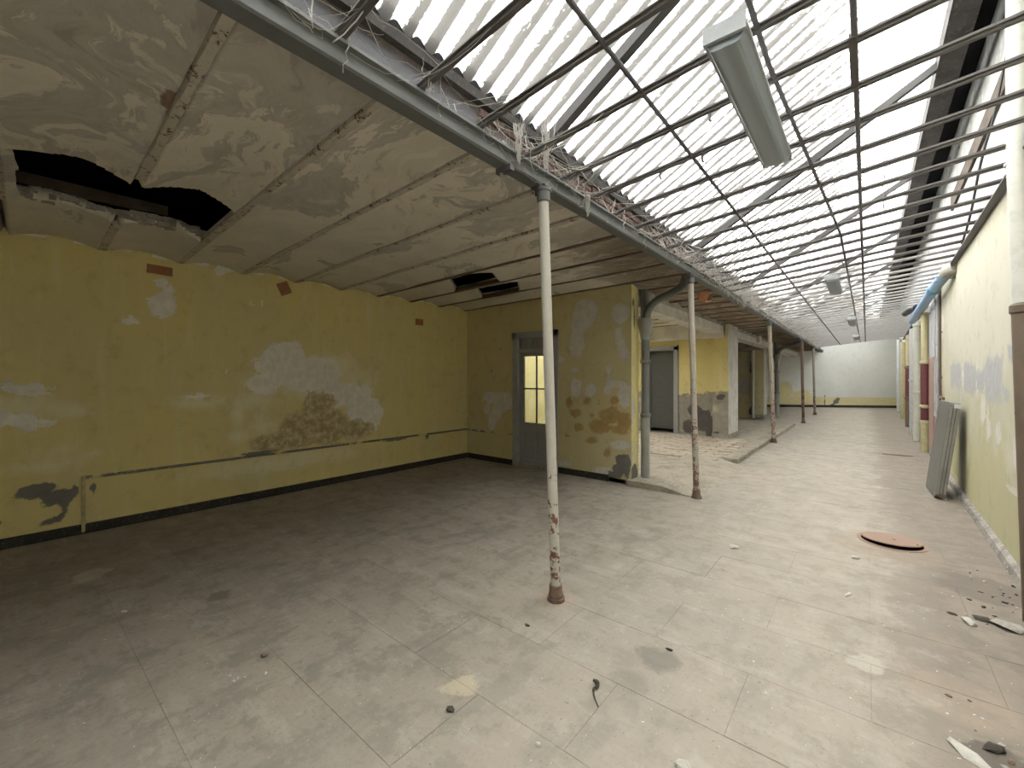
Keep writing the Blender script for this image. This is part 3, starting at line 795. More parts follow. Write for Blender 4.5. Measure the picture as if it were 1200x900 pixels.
# ---- floor: stone slabs laid in running bond
floor = struct_empty('floor', (0, 0, 0))
m = MB(); m.box((XL - .1, -4.3, -.12), (1.6, 31.2, -.003)); m.build('bedding', M['grout'], floor)
slabs = []
SX, SY, J = 1.02, .522, .0011
for r in range(-11, 58):
    y0 = 1.03 + SY * r
    off = -3.04 + (0 if r % 2 else .51)
    for c in range(-4, 5):
        x0 = off + SX * c; x1 = x0 + SX
        xmin = XL if y0 < 5.95 or y0 > 17.2 else -1.86
        x0c, x1c = max(x0, xmin), min(x1, xr(y0) - .01)
        if x1c - x0c < .06: continue
        y1 = y0 + SY
        if y1 > 30.8: continue
        if x1c < -1.8 and y0 < YB < y1: y1 = YB
        slabs.append((x0c + .0004, y0 + J, x1c - .0004, y1 - J))
def slab_key(s_):
    cx, cy = (s_[0] + s_[2]) / 2, (s_[1] + s_[3]) / 2
    dep = -cx * math.sin(-YAW) * -1 + cy * math.cos(YAW)
    rgt = cx * math.cos(YAW) + cy * math.sin(YAW)
    vis = 0 if dep > .2 and abs(rgt) < 1.35 * dep + .8 else 100
    return vis + math.hypot(cx, cy)
slabs.sort(key=slab_key)
rest = MB()
for i, (x0, y0, x1, y1) in enumerate(slabs):
    dz = rng.uniform(-.0012, .0008)
    if i < 295:
        m = MB(); m.bev((x0 - (x0 + x1) / 2, y0 - (y0 + y1) / 2, -.05), (x1 - (x0 + x1) / 2, y1 - (y0 + y1) / 2, 0), .0009)
        o = m.build('slab', M['floor'], floor)
        o.location = ((x0 + x1) / 2, (y0 + y1) / 2, dz)
        o.rotation_euler = (rng.uniform(-.001, .001), rng.uniform(-.0008, .0008), 0)
    else:
        rest.box((x0, y0, -.05), (x1, y1, dz))
o = rest.build('distant_slabs', M['floor'], floor); o['kind'] = 'stuff'

# ---- raised platform, ramp, kerb, paving strips
plat = struct_empty('platform', (-3, 9, 0))
m = MB(); m.box((XL, YB, -.01), (-2.72, 17.25, Z1 - .02)); m.box((-2.75, 8.75, -.01), (-2.0, 17.25, Z1 - .02)); m.build('fill', M['platform'], plat)
# front landing and ramp: height falls to the floor at the corridor side
xs = np.linspace(-2.74, -1.72, 13); ys = np.linspace(YB - .1, 8.85, 22)
pts = []
for x in xs:
    for y in ys:
        tx = min(1, max(0, (-1.74 - x) / .55)); z = Z1 * (tx * tx * (3 - 2 * tx))
        if y > 7.0: z = max(z, 0) * 1.0
        z += .004 * mnoise.noise(Vector((x * 4, y * 4, 1)))
        pts.append((x, y, max(z, -.004)))
n = len(ys); fs = [(i * n + j, (i + 1) * n + j, (i + 1) * n + j + 1, i * n + j + 1) for i in range(len(xs) - 1) for j in range(n - 1)]
o = 0
b0 = len(pts); pts += [(x, YB - .1, -.02) for x in xs]
fs += [(i * n, b0 + i, b0 + i + 1, (i + 1) * n) for i in range(len(xs) - 1)]
m = MB(); m.add(pts, fs); m.build('ramp', M['platform'], plat, True)
for k in range(8):
    y0 = 8.78 + k * 1.05
    m = MB(); m.bev((-2.08 + rng.uniform(-.01, .01), y0, -.01), (-1.83 + rng.uniform(-.008, .008), y0 + 1.04, .095 + rng.uniform(-.004, .004)), .012); m.build('kerb_stone', M['kerb'], plat)
tile_me = {}
for r in range(18):
    y0 = 8.45 + r * .19
    for c in range(10):
        x0 = -2.12 - (c + 1) * .42 - (.21 if r % 2 else 0)
        if x0 < -6.0: continue
        if not tile_me:
            m = MB(); m.bev((-.2, -.079, -.06), (.2, .079, 0), .012); tile_me['a'] = m.mesh('paving_tile', M['tile'])
        o = link('paving_tile', tile_me['a'], plat)
        o.location = (x0 + .21, y0 + .09, Z1 + rng.uniform(-.004, .008)); o.rotation_euler = (rng.uniform(-.03, .03), rng.uniform(-.01, .01), rng.uniform(-.02, .02))

# ================================================================== doors
# glazed door
d = struct_empty('door_1', ((DX0 + DX1) / 2, YB, 0))
m = MB()
m.box((DX0, YB - .03, 0), (DX0 + .115, YB + .12, DZ)); m.box((DX1 - .115, YB - .03, 0), (DX1, YB + .12, DZ)); m.box((DX0, YB - .03, DZ - .10), (DX1, YB + .12, DZ)); m.box((DX0 + .115, YB - .02, 2.06), (DX1 - .115, YB + .1, 2.12))
m.build('frame', M['door_frame'], d)
m = MB(); m.box((DX0 + .115, YB + .03, 2.12), (DX1 - .115, YB + .06, DZ - .10)); 
for a, b in ((DX0 + .16, DX0 + .44), (DX0 + .50, DX1 - .16)):
    for q in (((a, YB + .015, 2.15), (b, YB + .03, 2.165)), ((a, YB + .015, 2.275), (b, YB + .03, 2.29)), ((a, YB + .015, 2.15), (a + .015, YB + .03, 2.29)), ((b - .015, YB + .015, 2.15), (b, YB + .03, 2.29))): m.box(*q)
m.build('transom_panel', M['door_grey'], d)
LX0, LX1 = DX0 + .118, DX1 - .118
m = MB()
m.box((LX0, YB + .03, .02), (LX0 + .10, YB + .075, 2.055)); m.box((LX1 - .10, YB + .03, .02), (LX1, YB + .075, 2.055))
m.box((LX0 + .1, YB + .03, .02), (LX1 - .1, YB + .075, .14)); m.box((LX0 + .1, YB + .03, .64), (LX1 - .1, YB + .075, .80)); m.box((LX0 + .1, YB + .03, 1.99), (LX1 - .1, YB + .075, 2.055))
xm = (LX0 + LX1) / 2
m.box((xm - .035, YB + .03, .14), (xm + .035, YB + .075, .64))
leaf = m.build('leaf', M['door_grey'], d)
for a, b in ((LX0 + .1, xm - .035), (xm + .035, LX1 - .1)):
    m = MB(); m.box((a, YB + .05, .14), (b, YB + .065, .64)); m.prism([(.02, 0), (.045, .012), (.445, .012), (.47, 0)], (0, 0, 1), (0, -1, 0), (a + .025, YB + .05, .14 + .005), (b - a - .05, 0, 0)); m.build('door_panel', M['door_grey'], leaf)
m = MB(); m.box((xm - .011, YB + .04, .80), (xm + .011, YB + .065, 1.99)); m.box((LX0 + .1, YB + .038, 1.395), (LX1 - .1, YB + .066, 1.42)); m.build('glazing_bar', M['muntin'], leaf)
for a, b in ((LX0 + .1, xm - .011), (xm + .011, LX1 - .1)):
    for c, e in ((.80, 1.395), (1.42, 1.99)):
        m = MB(); m.box((a, YB + .05, c), (b, YB + .054, e)); m.build('pane', M['glass'], leaf)
m = MB(); m.tube([(LX1 - .05, YB + .03, 1.02), (LX1 - .05, YB - .02, 1.02)], .012, 8); m.tube([(LX1 - .05, YB - .02, 1.02), (LX1 - .14, YB - .025, 1.02)], .01, 8); m.build('door_handle', M['muntin'], leaf, True)
# dark door in the alcove
d = struct_empty('door_2', (-4.4, A_y, Z1))
m = MB(); m.box((-4.95, A_y - .04, Z1), (-4.83, A_y + .25, 2.46)); m.box((-4.04, A_y - .04, Z1), (-3.92, A_y + .25, 2.46)); m.box((-4.95, A_y - .04, 2.36), (-3.92, A_y + .25, 2.48)); m.build('frame', M['door_grey'], d)
m = MB(); m.box((-4.83, A_y + .20, .18), (-4.04, A_y + .245, 2.36)); leaf = m.build('leaf', M['door_dark'], d)
for c, e in ((.26, 1.15), (1.24, 2.28)):
    m = MB()
    for q in (((-4.76, c), (-4.74, e)), ((-4.13, c), (-4.11, e)), ((-4.76, c), (-4.11, c + .02)), ((-4.76, e - .02), (-4.11, e))): m.box((q[0][0], A_y + .188, q[0][1]), (q[1][0], A_y + .20, q[1][1]))
    m.build('panel_moulding', M['door_dark'], leaf)
m = MB(); m.box((-5.0, A_y + .25, 0), (-3.9, A_y + .9, .01)); m.box((-5.0, A_y + .9, 0), (-3.9, A_y + .92, 2.6)); m.build('recess_shade', M['void'], d)  # near-black sheets painted as the shade behind the door

# ================================================================== girder and upstand
e = thing('steel_girder', 'long grey steel girder under the skylight edge, carried by five posts', 'girder', (XG, 0, 2.93))
m = MB(); m.prism([(-.05, 0), (.035, 0), (.045, .01), (.045, .075), (.07, .08), (.07, .095), (-.05, .095), (-.05, .08), (-.03, .07), (-.03, .015), (-.05, .01)], (1, 0, 0), (0, 0, 1), (XG, -4.2, 2.932), (0, 31.5, 0)); m.build('web_and_flanges', M['girder'], e)
for y in (2.05, 2.47, 5.6, 11.2, 17.1):
    m = MB(); m.box((XG - .06, y - .02, 2.90), (XG + .06, y + .02, 2.935)); m.tube([(XG, y, 2.935), (XG, y, 2.89)], .012, 6); m.build('bolted_clip', M['rod'], e)

up = struct_empty('trim_4', (-1.9, 0, 3.03))
m = MB(); m.box((-2.02, -4.2, 3.03), (-1.93, 29.5, 3.47)); m.build('mortar_bed', M['mortar'], up)
bm_ = None
for row in range(5):
    for c in range(22):
        y0 = 1.98 + c * .245 + (.12 if row % 2 else 0)
        if rng.random() < .12 or y0 > 7.0: continue
        if bm_ is None:
            m = MB(); m.bev((-.116, -.026, -.03), (.116, .026, .0), .004); bm_ = m.mesh('brick', M['brick'])
        o = link('brick', bm_, up)
        o.location = (-1.913 + rng.uniform(-.006, .007), y0 + .12, 3.065 + row * .063); o.rotation_euler = (math.radians(90), 0, math.radians(90) + rng.uniform(-.02, .02))
m = MB(); m.prism([(0, 0), (.012, .0), (-.02, .27), (-.034, .27)], (1, 0, 0), (0, 0, 1), (-1.915, -4.2, 3.09), (0, 6.15, 0)); m.build('zinc_flashing', M['zinc'], up)
m = MB(); m.box((-1.95, -4.2, 3.36), (-1.885, 29.6, 3.425)); m.build('eaves_board', M['purlin'], up)

# ================================================================== corrugated roof
SLOPE = .60
ang = math.atan(SLOPE)
Lr = 2.58 / math.cos(ang)
roof = thing('corrugated_roof', 'sloping roof of translucent corrugated sheets streaked with grey dirt', 'roof', (-1.93, 0, 3.44))
PITCH, AMP = .15, .022
nx, ny = 6 * 8, 5
pts = []; fs = []
for i in range(nx + 1):
    for j in range(ny + 1):
        u = -.02 + .94 * i / nx
        pts.append((u, Lr * j / ny, AMP * math.cos(2 * math.pi * u / PITCH)))
for i in range(nx):
    for j in range(ny):
        a = i * (ny + 1) + j; fs.append((a, a + ny + 1, a + ny + 2, a + 1))
sheet_me = bpy.data.meshes.new('sheet'); sheet_me.from_pydata(pts, [], fs); sheet_me.update(); sheet_me.materials.append(M['sheet'])
for p in sheet_me.polygons: p.use_smooth = True
# local x -> world +y ; local y -> up the slope (+x,+z)
B = Matrix(((0, math.cos(ang), -math.sin(ang)), (1, 0, 0), (0, math.sin(ang), math.cos(ang)))).to_4x4()
k = 0
y = -4.2
while y < 29.8:
    o = bpy.data.objects.new('sheet', sheet_me); COL.objects.link(o); o.parent = roof
    o.matrix_local = Matrix.Translation((0, y, .03 + .004 * (k % 2))) @ B
    y += .90; k += 1
sl = Vector((math.cos(ang), 0, math.sin(ang))); nn = Vector((-math.sin(ang), 0, math.cos(ang)))
for yy in (-.8, 2.64, 6.2, 9.3, 12.6, 16.0, 19.4, 22.8, 26.2):
    m = MB(); m.obox((-1.90, yy, 3.38), sl, Vector((0, 1, 0)), nn, (0, -.035, -.07), (Lr - .05, .035, .0)); m.build('rafter', M['rafter'], roof)
m = MB(); m.box((.56, -4.2, 4.76), (.75, 31, 4.93)); m.build('ridge_beam', M['purlin'], roof)
m = MB()
for yy in np.arange(-3.6, 29, .9):
    m.tube([(.62, yy, 4.93), (.62, yy, 5.0)], .02, 6)
m.build('spacer', M['purlin'], roof)['kind'] = 'stuff'
m = MB(); m.add([(.52, -4.2, 5.04), (1.8, -4.2, 5.5), (1.8, 31.2, 5.5), (.52, 31.2, 5.04), (.52, -4.2, 5.0), (1.8, -4.2, 5.46), (1.8, 31.2, 5.46), (.52, 31.2, 5.0)], [(0, 1, 2, 3), (7, 6, 5, 4), (0, 3, 7, 4), (1, 5, 6, 2), (0, 4, 5, 1), (3, 2, 6, 7)]); m.build('flashing', M['roofslab'], roof)

# ================================================================== glazing bar grid
grid = thing('skylight_frame', 'old skylight grid of grey glazing bars without glass, below the corrugated roof', 'skylight', (0, 0, 3.05))
XB0, XB1, ZB0, SB = -1.72, .87, 3.035, .107
bd = Vector((1, 0, SB)).normalized(); bn = Vector((-SB, 0, 1)).normalized()
bar_me = None
for i in range(-11, 56):
    y = .92 + .43 * i
    if y > 25: break
    lb = (xr(y) - .02 - XB0)
    m = MB()
    m.prism([(-.013, 0), (.013, 0), (.013, .012), (.027, .015), (.027, .022), (.012, .025), (.012, .036), (-.012, .036), (-.012, .025), (-.027, .022), (-.027, .015), (-.013, .012)], (0, 1, 0), bn, (XB0, y + rng.uniform(-.008, .008), ZB0 + rng.uniform(-.004, .004)), bd * lb * 1.0057)
    m.build('glazing_bar', M['bar_haze_lit'] if y > 9.5 or (y > 7.5 and i % 2) else M['bar'], grid)
def zb(x): return ZB0 + (x - XB0) * SB
for pts, r in (([(-.93, -4, zb(-.93)), (-.91, 25, zb(-.91))], .0125), ([(-.40, -4, zb(-.4)), (-.38, 2.5, zb(-.38)), (-.22, 6, zb(-.22)), (-.2, 25, zb(-.2))], .0125), ([(-.05, -4, zb(-.05)), (-.02, 25, zb(-.02))], .014)):
    m = MB(); m.tube([(x, y, z + .012) for x, y, z in pts], r, 8); m.build('tie_rod', M['rod'], grid)
m = MB(); m.box((-.065, 2.58, zb(-.05) - .005), (-.035, 3.04, zb(-.05) + .02)); m.build('splice_plate', M['bar'], grid)
m = MB(); m.prism([(0, 0), (.07, 0), (.07, .012), (.014, .012), (.014, .09), (0, .09)], (-1, 0, 0), (0, 0, 1), (xr(4.6), 4.6, 3.255), (.0165 * 20.4, 20.4, 0)); m.build('wall_angle', M['rod'], grid)
for x, y in ((-1.15, 3.07), (-.86, 3.07), (-.7, 2.64), (-.25, 7.4)):
    m = MB(); m.tube([(x, y, zb(x)), (x, y, zb(x) - .045), (x + .01, y + .006, zb(x) - .055)], .008, 6); m.build('hook', M['rod'], grid)
for xx, yy, n_ in ((.12, 5.6, 5), (.16, 6.4, 6)):
    m = MB(); p = Vector((xx, yy, zb(xx) + .9)); L = [p.copy()]
    for q in range(9):
        p = p + Vector((rng.uniform(-.03, .03), rng.uniform(-.03, .03), -.1)); L.append(p.copy())
    m.tube(L, .004, 5); m.build('dangling_wire', M['rod'], grid)

# ================================================================== posts
def post(label, base, top, r, mat, foot, dbl=False):
    b = Vector(base); t_ = Vector(top)
    e = thing('steel_post', label, 'post', b)
    def at(z): return b + (t_ - b) * ((z - b.z) / (t_.z - b.z))
    m = MB(); m.tube([at(b.z + .02 + (t_.z - b.z - .02) * q / 8) for q in range(9)], r, 16); m.build('shaft', mat, e, True)
    m = MB(); m.tube([b, b + Vector((0, 0, .025)), b + Vector((0, 0, .03)), at(b.z + .055), at(b.z + .06), at(b.z + .115), at(b.z + .12)], [r * 1.75, r * 1.75, r * 1.5, r * 1.45, r * 1.3, r * 1.28, r * 1.02], 18); m.build('foot_collar', M['rust'], e, True)
    m = MB(); m.tube([at(t_.z - .10), at(t_.z - .09), at(t_.z - .03), at(t_.z - .025), t_], [r * 1.02, r * 1.3, r * 1.3, r * 1.55, r * 1.55], 16); m.build('head_collar', M['girder'], e, True)
    m = MB(); m.box((t_.x - .07, t_.y - .05, t_.z - .005), (t_.x + .05, t_.y + .05, t_.z + .008)); m.build('bearing_plate', M['girder'], e)
    return e
ZT = 2.925
post('white painted steel post nearest the camera, rusting towards its foot', (-1.72, 2.57, 0), (-1.735, 2.43, ZT), .036, M['post_white'], 1)
post('rusty steel post at the low corner of the ramp, beside the dark elbow pipe', (-1.74, 5.95, 0), (-1.75, 5.72, ZT), .037, M['post_grey'], 1)
post('third rusty steel post along the girder, standing against the kerb edge', (-1.76, 12.3, 0), (-1.74, 11.5, ZT), .042, M['post_grey'], 1)
post('dark brown steel post, fourth along the girder, beyond the kerb', (-1.71, 18.2, 0), (-1.70, 17.6, ZT), .045, M['post_brown'], 1)
post('farthest steel post of the girder, thin and grey before the white end wall', (-1.72, 22.7, 0), (-1.70, 21.7, ZT), .045, M['post_grey'], 1)

# ================================================================== pipes on the left
def smooth_path(pts, n=6):
    P = [Vector(p) for p in pts]; out = []
    for i in range(len(P) - 1):
        p0 = P[max(i - 1, 0)]; p1 = P[i]; p2 = P[i + 1]; p3 = P[min(i + 2, len(P) - 1)]
        for q in range(n):
            t = q / n
            out.append(.5 * ((2 * p1) + (-p0 + p2) * t + (2 * p0 - 5 * p1 + 4 * p2 - p3) * t * t + (-p0 + 3 * p1 - 3 * p2 + p3) * t ** 3))
    out.append(P[-1]); return out
def downpipe(label, x, y, elbow, r=.062):
    e = thing('downpipe', label, 'pipe', (x, y, Z1))
    m = MB(); m.tube([(x, y, Z1 - .005), (x, y, 1.05)], r, 16); m.build('lower_pipe', M['downpipe_light'], e, True)
    m = MB(); m.tube([(x, y, 1.02), (x, y, 2.22)], r * .93, 16); m.build('upper_pipe', M['downpipe'], e, True)
    for z in (1.0, 1.82): 
        m = MB(); m.tube([(x, y, z), (x, y, z + .015), (x, y, z + .05), (x, y, z + .065)], [r * 1.05, r * 1.2, r * 1.2, r * 1.02], 16); m.build('pipe_collar', M['downpipe'], e, True)
    m = MB(); m.tube([(x, y, 2.18), (x, y, 2.24), (x, y, 2.44), (x, y, 2.5), (x, y, 2.51)], [r, r * 1.15, r * 1.75, r * 1.8, r * 1.5], 16); m.build('hopper', M['downpipe_light'], e, True)
    m = MB(); m.tube([(x - .02, y + .05, 2.45), (x - .02, y + .05, 3.0)], r * 1.15, 14); m.build('inlet_stub', M['downpipe'], e, True)
    m = MB(); m.tube(smooth_path(elbow), r * .85, 14); m.build('elbow', M['downpipe'], e, True)
    m = MB(); m.tube([elbow[0], Vector(elbow[0]) + (Vector(elbow[1]) - Vector(elbow[0])).normalized() * .09], r * 1.05, 14); m.build('elbow_socket', M['downpipe'], e, True)
    return e
downpipe('grey downpipe with hopper beside the end of the yellow wall, dark elbow to the girder', -2.60, 6.33, [(-1.86, 5.98, 2.99), (-1.92, 6.0, 2.88), (-2.1, 6.07, 2.80), (-2.38, 6.2, 2.74), (-2.54, 6.29, 2.62), (-2.58, 6.32, 2.45)], .066)
downpipe('farther grey downpipe with hopper beyond the third post, dark elbow above it', -2.62, 19.0, [(-1.86, 18.7, 2.99), (-1.92, 18.7, 2.88), (-2.1, 18.77, 2.82), (-2.38, 18.9, 2.76), (-2.54, 18.96, 2.64), (-2.6, 19.0, 2.45)], .08)
m = MB(); m.tube([(-3.36, 18.6, Z1), (-3.36, 18.6, 2.7)], .05, 12); m.box((-3.43, 18.55, 1.6), (-3.29, 18.9, 1.63)); tag(m.build('standpipe', M['white_pipe'], None, True), 'thin cream standpipe before the far dirty yellow bay wall', 'pipe')

# ================================================================== pipes and panels on the right wall
def wallpipe(label, y, r, zs, mats, off=None, collars=(), lean=None):
    x = xr(y) - (off if off is not None else r + .02)
    e = thing('wall_pipe', label, 'pipe', (x, y, 0))
    for q, mt in enumerate(mats):
        yl = (lambda z: y + lean[0] * max(0, 1 - z / 3.3) * .9) if lean else (lambda z: y)
        m = MB(); m.tube([(x, yl(zs[q]), zs[q]), (x, yl(min(zs[q + 1], 3.3)), min(zs[q + 1], 3.3)), (x, yl(zs[q + 1]), zs[q + 1])] if zs[q + 1] > 3.3 else [(x, yl(zs[q]), zs[q]), (x, yl(zs[q + 1]), zs[q + 1])], r * (1 - .06 * q), 16); m.build('pipe_section', M[mt], e, True)
    for z in collars:
        m = MB(); m.tube([(x, yl(z), z), (x, yl(z), z + .012), (x, yl(z), z + .06), (x, yl(z), z + .072)], [r, r * 1.17, r * 1.17, r], 16); m.build('pipe_collar', M[mats[0]], e, True)
        m = MB(); m.box((x, yl(z) - .02, z + .02), (xr(y) + .01, yl(z) + .02, z + .05)); m.build('bracket', M['rod'], e)
    return e
e = wallpipe('fat cream pipe up the nearest right wall, its lower length brown cast iron', 4.78, .062, (0, 2.12, 5.2), ('rust_brown', 'white_pipe'), .085, (2.05,), lean=(-.52, .0))
for z in (3.10, 3.17):
    m = MB(); m.tube([(xr(4.78) - .085, 4.78, z), (xr(4.78) - .085, 4.78, z + .02)], .068, 16); m.build('raised_ring', M['white_pipe'], e, True)
wallpipe('yellow and dark red pipe just behind the leaning grey panel', 12.75, .075, (0, .65, 1.95, 3.0), ('yellow_pipe', 'red_pipe', 'yellow_pipe'), None, (.62, .95, 1.9))
wallpipe('white pipe below the far end of the blue pipe', 14.9, .085, (0, 3.05), ('white_pipe',), None, (1.2, 2.9))
wallpipe('rust red pipe with yellow upper length, beyond the white pipe', 19.0, .085, (0, 1.0, 2.0, 3.0), ('rust', 'red_pipe', 'yellow_pipe'), None, (.9, 1.9))
wallpipe('farthest yellow pipe on the right wall, near the white end wall', 22.6, .09, (0, 1.2, 3.0), ('yellow_pipe', 'yellow_pipe'), None, (1.15,))
wallpipe('pale grey pipe between the white and the rust red pipes', 16.6, .085, (0, 3.0), ('grey_pipe',), None, (1.5,))
wallpipe('last grey pipe at the far right corner', 27.0, .09, (0, 3.4), ('grey_pipe',), None, (1.5,))
x = xr(11.7)
m = MB(); m.prism([(0, 0), (-.05, .01), (-.05, 1.69), (0, 1.7)], (1, 0, 0), (.0165, 1, 0), (xr(10.95) + .01, 10.95, 0), (0, 0, 3.2)); tag(m.build('pilaster', M['lilac_grey']), 'flat lilac grey pilaster on the right wall behind the thin brown pipe', 'pilaster')
m = MB(); m.box((xr(11.4) - .075, 11.3, .2), (xr(11.4) - .03, 12.0, 2.0)); tag(m.build('board', M['pink']), 'faded pink board on the grey pilaster', 'board')
m = MB(); xx = xr(10.6) - .03
m.tube(smooth_path([(xx, 10.65, 3.22), (xx, 10.65, 2.2), (xx, 10.62, 1.36), (xx, 10.5, 1.27), (xx, 10.2, 1.25)]), .02, 8)
m.tube([(xx + .005, 10.66, 1.3), (xx + .005, 10.66, .6)], .014, 8)
for z in (1.6, 2.4): m.box((xx, 10.63, z), (xx + .04, 10.67, z + .02))
tag(m.build('conduit', M['rust_brown'], None, True), 'thin brown conduit with hooked foot, hanging below the blue pipe', 'pipe')
m = MB(); xx = xr(11.9) - .09; m.tube([(xx, 10.95, 3.2), (xx, 10.95, .9)], .012, 8); m.box((xx, 10.93, 2.2), (xx + .1, 10.97, 2.22)); m.box((xx, 10.93, 1.3), (xx + .1, 10.97, 1.32)); tag(m.build('conduit', M['grey_pipe'], None, True), 'thin pale conduit on the lilac grey pilaster', 'pipe')
e = thing('drain_pipe', 'blue plastic pipe running along the top of the right wall', 'pipe', (.9, 9.2, 3.1))
pth = [(.99, 8.95, 3.20), (.93, 9.15, 3.17), (.89, 9.6, 3.12), (.885, 10.6, 3.10), (.885, 12.0, 3.08), (.89, 14.6, 3.02)]
m = MB(); m.tube(smooth_path(pth, 5), .075, 18); m.build('tube', M['blue_pipe'], e, True)
m = MB(); m.tube([(.887, 10.05, 3.11), (.886, 10.07, 3.11), (.885, 10.32, 3.105), (.885, 10.34, 3.105)], [.077, .088, .088, .077], 18); m.build('collar', M['blue_collar'], e, True)
m = MB(); m.tube([(1.03, 8.85, 3.22), (.95, 9.02, 3.195), (.925, 9.14, 3.175)], [.10, .10, .08], 14); m.build('mortared_end', M['grey_plaster'], e, True)
for dz in (.0, -.07): 
    m = MB(); m.tube([(.80, 9.25, 3.15 + dz), (1.02, 8.95, 3.15 + dz)], .008, 6); m.build('fixing_rod', M['rod'], e)
m = MB(); m.tube(smooth_path([(.74, 14.2, 3.18), (.80, 13.6, 3.20), (.88, 13.2, 3.18)]), .075, 12); tag(m.build('pipe_elbow', M['black'], None, True), 'short black pipe elbow beside the far end of the blue pipe', 'pipe')
m = MB(); m.prism([(0, 0), (-.035, .0), (-.035, .2), (0, .2)], (1, 0, 0), (0, 0, 1), (xr(5.2) + .005, 5.2, 4.12), (.0165 * 4.0, 4.0, .0)); tag(m.build('board', M['board']), 'brown timber board on the white upper right wall', 'board')
m = MB(); L = [(xr(4.9) - .02, 4.9 + .35 * q, 4.6 - .17 * q + .05 * math.sin(q * 1.7)) for q in range(9)]; m.tube(smooth_path(L, 3), .012, 6); tag(m.build('cable', M['black'], None, True), 'slack black cable on the white upper right wall', 'cable')

# ---- leaning panel
e = thing('metal_panel', 'dull grey metal panel leaning against the right wall', 'panel', (.78, 8.3, 0))
tilt = math.atan2(.145, 1.26)
R = Matrix.Rotation(tilt, 3, 'Y')
ex, ez = R @ Vector((1, 0, 0)), R @ Vector((0, 0, 1)); ey = Vector((-.04, 1, 0)).normalized()
P0 = Vector((.70, 7.93, .018))
def prof_round(w, d, r, n=4):
    out = []
    for cx, cy, a0 in ((w - r, d - r, 0), (r, d - r, 90), (r, r, 180), (w - r, r, 270)):
        for q in range(n + 1):
            a = math.radians(a0 + 90 * q / n); out.append((cx + r * math.cos(a), cy + r * math.sin(a)))
    return out
m = MB(); m.prism(prof_round(.76, 1.27, .05), ey, ez, P0, ex * .10); m.build('case', M['panel'], e)
m = MB()
for a, b in ((.006, .03), (.042, .06), (.072, .095)):
    m.obox(P0, ex, ey, ez, (a, -.012, .05), (b, .003, 1.22))
m.build('edge_rail', M['panel_edge'], e)
for z0 in (.012, 1.205):
    m = MB(); m.obox(P0, ex, ey, ez, (.04, -.03, z0), (.097, .03, z0 + .05)); m.build('corner_fitting', M['chrome'] if z0 > 1 else M['rust_brown'], e)
m = MB(); m.obox(P0, ex, ey, ez, (.07, -.022, -.008), (.11, .03, .016)); m.build('foot', M['chrome'], e)
m = MB(); m.obox((.62, 9.35, .93), Vector((.3, .2, -.93)).normalized(), Vector((.5, .85, .1)).normalized(), Vector((.8, -.5, .3)).normalized(), (-.14, -.05, -.015), (.14, .05, .015)); 
m.v = [tuple(Vector(v) + Vector((.28, 0, -.02))) for v in m.v]
tag(m.build('bracket', M['white_chip']), 'small white strip sticking out behind the leaning grey panel', 'strip')

# ================================================================== lamps
def lamp(label, x, y0, L, w, zb_, roll=0.0, near=False, group=None):
    e = thing('fluorescent_fixture', label, 'lamp', (x, y0 + L / 2, zb_), group)
    h = .10
    m = MB(); m.prism([(-w / 2, .06), (-w / 2 + .008, .05), (w / 2 - .008, .05), (w / 2, .06), (w / 2 - .01, h), (-w / 2 + .01, h)], (1, 0, 0), (0, 0, 1), (x, y0, zb_), (0, L, 0)); m.build('housing', M['lamp_metal'], e)
    m = MB(); m.prism([(-w / 2 + .006, .05), (-w / 2 + .026, .004), (-w / 2 + .04, 0), (w / 2 - .04, 0), (w / 2 - .026, .004), (w / 2 - .006, .05)], (1, 0, 0), (0, 0, 1), (x, y0 + .012, zb_), (0, L - .024, 0)); m.build('diffuser', M['diffuser'], e, False)
    m = MB()
    m.box((x - w / 2 - .004, y0 - .004, zb_ + .048), (x - w / 2 + .006, y0 + L + .004, zb_ + .064)); m.box((x + w / 2 - .006, y0 - .004, zb_ + .048), (x + w / 2 + .004, y0 + L + .004, zb_ + .064))
    m.box((x - w / 2, y0 - .01, zb_ + .03), (x + w / 2, y0 + .006, zb_ + h)); m.box((x - w / 2, y0 + L - .006, zb_ + .03), (x + w / 2, y0 + L + .01, zb_ + h)); m.build('rim', M['lamp_rim'], e)
    for s in (-1, 1):
        m = MB(); m.tube([(x + s * w * .2, y0 + .04, zb_ + .032), (x + s * w * .2, y0 + L - .04, zb_ + .032)], .013, 10); m.build('tube', M['tube'], e, True)
    for yy in (y0 + .25, y0 + L - .25):
        m = MB(); m.tube([(x, yy, zb_ + h), (x, yy, zb_ + h + .06)], .008, 6); m.build('hanger', M['rod'], e)
    return e
lamp('long grey fluorescent lamp hanging nearest under the skylight bars', -.455, 1.93, 1.36, .165, 2.985)
lamp('second fluorescent lamp, pale box midway down the corridor skylight', -.40, 7.9, 1.36, .17, 3.03)
lamp('third small fluorescent lamp farther down the skylight', -.28, 13.6, 1.4, .17, 3.03)
lamp('farthest tiny fluorescent lamp near the end wall', -.28, 19.4, 1.4, .17, 3.03)

